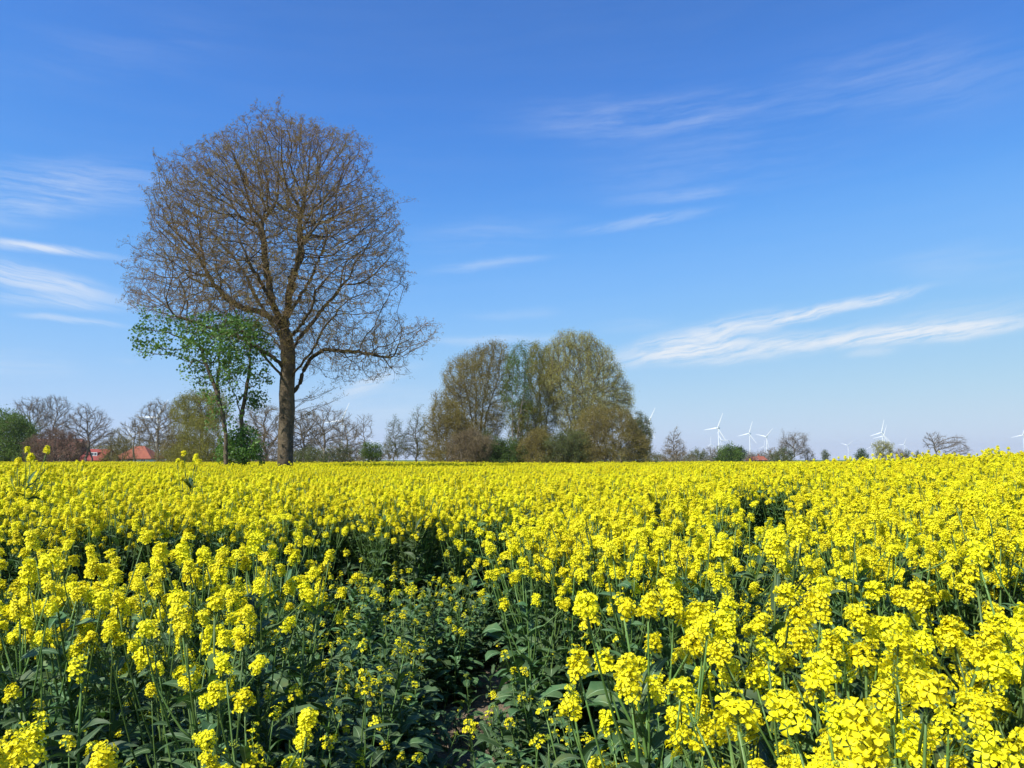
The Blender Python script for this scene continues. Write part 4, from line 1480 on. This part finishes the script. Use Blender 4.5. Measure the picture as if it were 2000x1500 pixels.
def house(label, cx, ridge_py, w_px, Y, roof, wall, hip=.0, rz=0.0, depth=8.0, pitch=.85, windows=(), chimney=False, dormer=None, name='house', thin=False):
    p = at(cx, ridge_py, Y)
    u = Y / F
    W = w_px * u
    Hr = p[2]
    root = thing(name, (p[0], Y, 0), rz, label, 'house')
    eave = max(1.6, Hr - depth / 2 * pitch)
    wb = MB()
    hw, hd = W / 2 - .35, depth / 2 - .35
    ze = eave + .12
    # walls with gables
    xr = W / 2 * (1 - hip) - .35
    V = [[-hw, -hd, 0], [hw, -hd, 0], [hw, hd, 0], [-hw, hd, 0], [-hw, -hd, ze], [hw, -hd, ze], [hw, hd, ze], [-hw, hd, ze]]
    wb.add(V, [[0, 1, 5, 4], [1, 2, 6, 5], [2, 3, 7, 6], [3, 0, 4, 7]])
    if hip < .05:
        zg = ze + (Hr - .25 - ze) * 1.0
        wb.add([[-hw, -hd, ze], [-hw, hd, ze], [-hw, 0, zg], [hw, -hd, ze], [hw, hd, ze], [hw, 0, zg]], [[1, 0, 2], [3, 4, 5]])
    wb.build('wall', M[wall], root, smooth=False)
    # roof as a slab with thickness
    rb = MB()
    rx = W / 2 * (1 - hip)
    e = eave
    t = .22
    top = [[-W / 2, -depth / 2, e], [W / 2, -depth / 2, e], [W / 2, depth / 2, e], [-W / 2, depth / 2, e], [-rx, 0, Hr], [rx, 0, Hr]]
    bot = [[x, y, z - t] for x, y, z in top]
    f4 = [[0, 1, 5, 4], [2, 3, 4, 5], [7, 6, 10, 11], [9, 8, 11, 10], [0, 6, 7, 1], [1, 7, 8, 2], [2, 8, 9, 3], [3, 9, 6, 0]]
    rb.add(top + bot, f4)
    bn = 0
    rb.f.append((np.array([[1, 2, 5], [3, 0, 4], [8, 7, 11], [6, 9, 10]]), 0))
    ro = rb.build('roof', M[roof], root, smooth=False)
    if chimney:
        cb = MB()
        cb.box((rx * .4, .4, Hr + .1), (.6, .6, 1.3))
        cb.box((rx * .4, .4, Hr + .8), (.72, .72, .12))
        cb.build('chimney', M['brick'], ro, smooth=False)
    for (fx, z, ww, hh) in windows:
        fb = MB()
        y0 = -hd - .03
        for dx in (-ww / 2, 0, ww / 2):
            fb.box((fx * W + dx, y0, z), (.09, .1, hh))
        for dz in (-hh / 2, hh / 2):
            fb.box((fx * W, y0 - .01, z + dz), (ww + .1, .12, .09))
        wo = fb.build('window', M['frame_white'], root, smooth=False)
        gb = MB()
        gb.box((fx * W, y0 + .02, z), (ww - .06, .03, hh - .06))
        gb.build('pane', M['glass'], wo, smooth=False)
    if dormer:
        fx, zc, ww, hh = dormer
        yf = -(Hr - zc + hh * .2) / (Hr - eave) * depth / 2 - .25
        db = MB()
        x0 = fx * W
        db.box((x0, yf / 2 + .2, zc), (ww, abs(yf), hh))
        do = db.build('dormer', M[roof], root, smooth=False)
        fb = MB()
        for dx in (-ww * .4, 0, ww * .4):
            fb.box((x0 + dx, yf - .02 + yf * 0 - abs(yf) * 0 - .0 + (.2 - .2), zc), (.1, .12, hh * .8))
        for dz in (-hh * .4, hh * .4):
            fb.box((x0, yf - .02, zc + dz), (ww * .8 + .1, .14, .1))
        fb.build('window', M['frame_white'], do, smooth=False)
        gb = MB()
        gb.box((x0, yf + .03, zc), (ww * .8, .16, hh * .8))
        gb.build('pane', M['glass'], do, smooth=False)
    return root


house('wide house with a dull brown tiled roof behind the reddish bush', 116, 857, 92, 190, 'roof_brown', 'brick', rz=R(4), depth=11, windows=[(-.3, 2.0, 1.2, 1.2), (.3, 2.0, 1.2, 1.2)], chimney=True)
house('red house with a small dormer window between bare trees', 196, 877, 48, 185, 'roof_red', 'brick', rz=R(-5), depth=8, pitch=1.15, dormer=(.02, 3.0, 1.9, 1.0), windows=[(-.3, 1.2, 1.0, 1.0)])
house('house with a steep hipped orange roof and white walls', 274, 871, 72, 195, 'roof_orange', 'render_white', hip=.78, rz=R(3), depth=9, pitch=.72, windows=[(0.03, 1.35, 1.6, .9), (.28, 1.35, 1.1, .9)], chimney=False)
house('low house with an orange tiled roof far off between turbines', 1477, 891, 30, 330, 'roof_orange', 'brick', rz=R(8), depth=8, pitch=.7, windows=[(-.2, 1.2, 1.0, 1.0), (.2, 1.2, 1.0, 1.0)], chimney=True)

# ------------------------------------------------------------------ wind turbines


def loft(b, secs, mat=0):
    k = len(secs[0])
    V = np.concatenate([np.asarray(s, float) for s in secs])
    n = len(secs)
    i = np.arange(n - 1)[:, None] * k
    j = np.arange(k)[None]
    fc = np.stack([i + j, i + (j + 1) % k, i + k + (j + 1) % k, i + k + j], -1).reshape(-1, 4)
    bn = b.n
    b.add(V, fc, mat)
    b.f.append((np.array([[bn + (n - 1) * k + q for q in range(k)]]), mat))
    b.f.append((np.array([[bn + q for q in range(k)][::-1]]), mat))


def turbine_proto():
    root = thing('wind_turbine', (0, 0, 0))
    HH, BL = 85.0, 42.0
    b = MB()
    z = np.linspace(0, HH - 1.5, 12)
    b.tube(np.stack([0 * z, 0 * z, z], 1), 2.15 - 1.05 * (z / HH) ** .9, 20)
    b.build('tower', M['white_paint'], root)
    # egg-shaped nacelle, axis along -Y (towards the rotor)
    a = np.arange(16) * 2 * math.pi / 16
    b = MB()
    secs = []
    for t in np.linspace(0, 1, 11):
        y = -2.6 + 9.0 * t
        r = 2.9 * math.sqrt(max(.02, 1 - ((t - .18) / .83) ** 2)) if t > .18 else 2.55 + .35 * t / .18
        secs.append(np.stack([r * np.cos(a), np.full(16, y), HH + r * np.sin(a)], 1))
    loft(b, secs)
    b.build('nacelle', M['white_paint'], root)
    b = MB()
    secs = []
    for t in np.linspace(0, 1, 8):
        y = -2.7 - 3.4 * t
        r = 2.5 * math.sqrt(max(.01, 1 - t ** 2))
        secs.append(np.stack([r * np.cos(a), np.full(16, y), HH + r * np.sin(a)], 1))
    loft(b, secs)
    b.build('hub', M['white_paint'], root)
    for q in range(3):
        b = MB()
        secs = []
        c = np.arange(10) * 2 * math.pi / 10
        for r in (1.6, 3.0, 5.0, 8.0, 13.0, 20.0, 28.0, 36.0, 40.5, 42.0):
            ch = np.interp(r, [1.6, 3, 6, 9, 20, 36, 41, 42], [1.6, 2.0, 3.9, 3.7, 2.4, 1.35, .85, .35])
            th = np.interp(r, [1.6, 3, 8, 20, 42], [1.5, 1.4, .9, .5, .12])
            tw = np.interp(r, [1.6, 8, 42], [.5, .35, .03])
            x = ch / 2 * np.cos(c) + ch * .12
            y = th / 2 * np.sin(c)
            xx = x * math.cos(tw) - y * math.sin(tw)
            yy = x * math.sin(tw) + y * math.cos(tw)
            secs.append(np.stack([xx, yy - 4.2, np.full(10, r)], 1))
        loft(b, secs)
        o = b.build('blade', M['white_paint'], root)
        o.location = (0, 0, HH)
    return root


turb0 = turbine_proto()
# hub pixel, yaw (rotor turned towards the camera's left), first blade's angle clockwise from up, label
TB = [
    (308, 816, -30, 32, 'turbine whose dark blade slants up out of the brown bare tree', 0),
    (669, 822, -30, 25, 'turbine with long white upper blade right of the oak trunk', 0),
    (731, 866, -28, -45, 'faint turbine peeping over the small fresh green tree', 0),
    (1267, 828, -33, 30, 'large turbine at the right end of the grove with tower half hidden', 0),
    (1403, 836, -33, 24, 'tallest white turbine on the open skyline, blade pointing left', 0),
    (1389, 868, -25, 0, 'small pale turbine left of the tallest one', 0),
    (1410, 860, -40, -30, 'turbine half hidden behind the tower of the tallest one', 0),
    (1464, 847, -33, 20, 'white turbine standing left of the small orange roof', 0),
    (1497, 853, -30, 44, 'turbine with two blades raised in a V behind the orange roof', 0),
    (1493, 872, -30, 10, 'smaller turbine overlapping the one with the V of blades', 0),
    (1656, 870, -25, 50, 'small white turbine alone right of the round grey poplar', 0),
    (1703, 872, -30, 5, 'faint small turbine left of the double turbine', 0),
    (1723, 845, -35, 16, 'large turbine of the overlapping pair above the pale round tree', 0),
    (1727, 852, -35, 140, 'rear turbine of the overlapping pair, one blade pointing down right', 0),
    (1766, 868, -30, 25, 'small turbine right of the overlapping pair', 0),
    (1999, 850, -33, 20, 'turbine cut off by the right edge of the view', 0),
    (257, 848, -30, -30, 'distant turbine hidden among trees near the hipped roof', 0),
]
for n, (px, py, yaw, phi, label, _) in enumerate(TB):
    HH = 85.0
    Y = (HH - EYE) * F / (HORIZON - py)
    p = at(px, py, Y)
    o = turb0 if n == 0 else copy_thing(turb0)
    o.location = (p[0], Y, p[2] - HH)
    # face the camera first, then turn
    face = math.atan2(p[0], Y)
    o.rotation_euler = (0, 0, -face + R(yaw))
    q = 0
    for ch in o.children:
        if ch.name.startswith('blade'):
            ch.rotation_euler = (0, R(phi + 120 * q), 0)
            q += 1
    tag(o, label, 'wind turbine', 'wind turbines on the horizon')

# ------------------------------------------------------------------ haze: pale air round the whole place
def make_haze():
    b = MB()
    z0, z1, w = -1.5, 132.0, 6100.0
    b.box((0, 0, (z0 + z1) / 2), (2 * w, 2 * w, z1 - z0))
    m, t, out = new_mat('haze')
    v = nn(t, 'ShaderNodeVolumePrincipled')
    v.inputs['Color'].default_value = (.84, .93, 1.0, 1)
    v.inputs['Density'].default_value = 0.00010
    v.inputs['Anisotropy'].default_value = 0.2
    t.links.new(v.outputs[0], out.inputs['Volume'])
    o = b.build('haze', m, smooth=False)
    tag(o, kind='stuff')
    o['label'] = 'thin pale haze in the air over the whole field'
    o['category'] = 'haze'


make_haze()
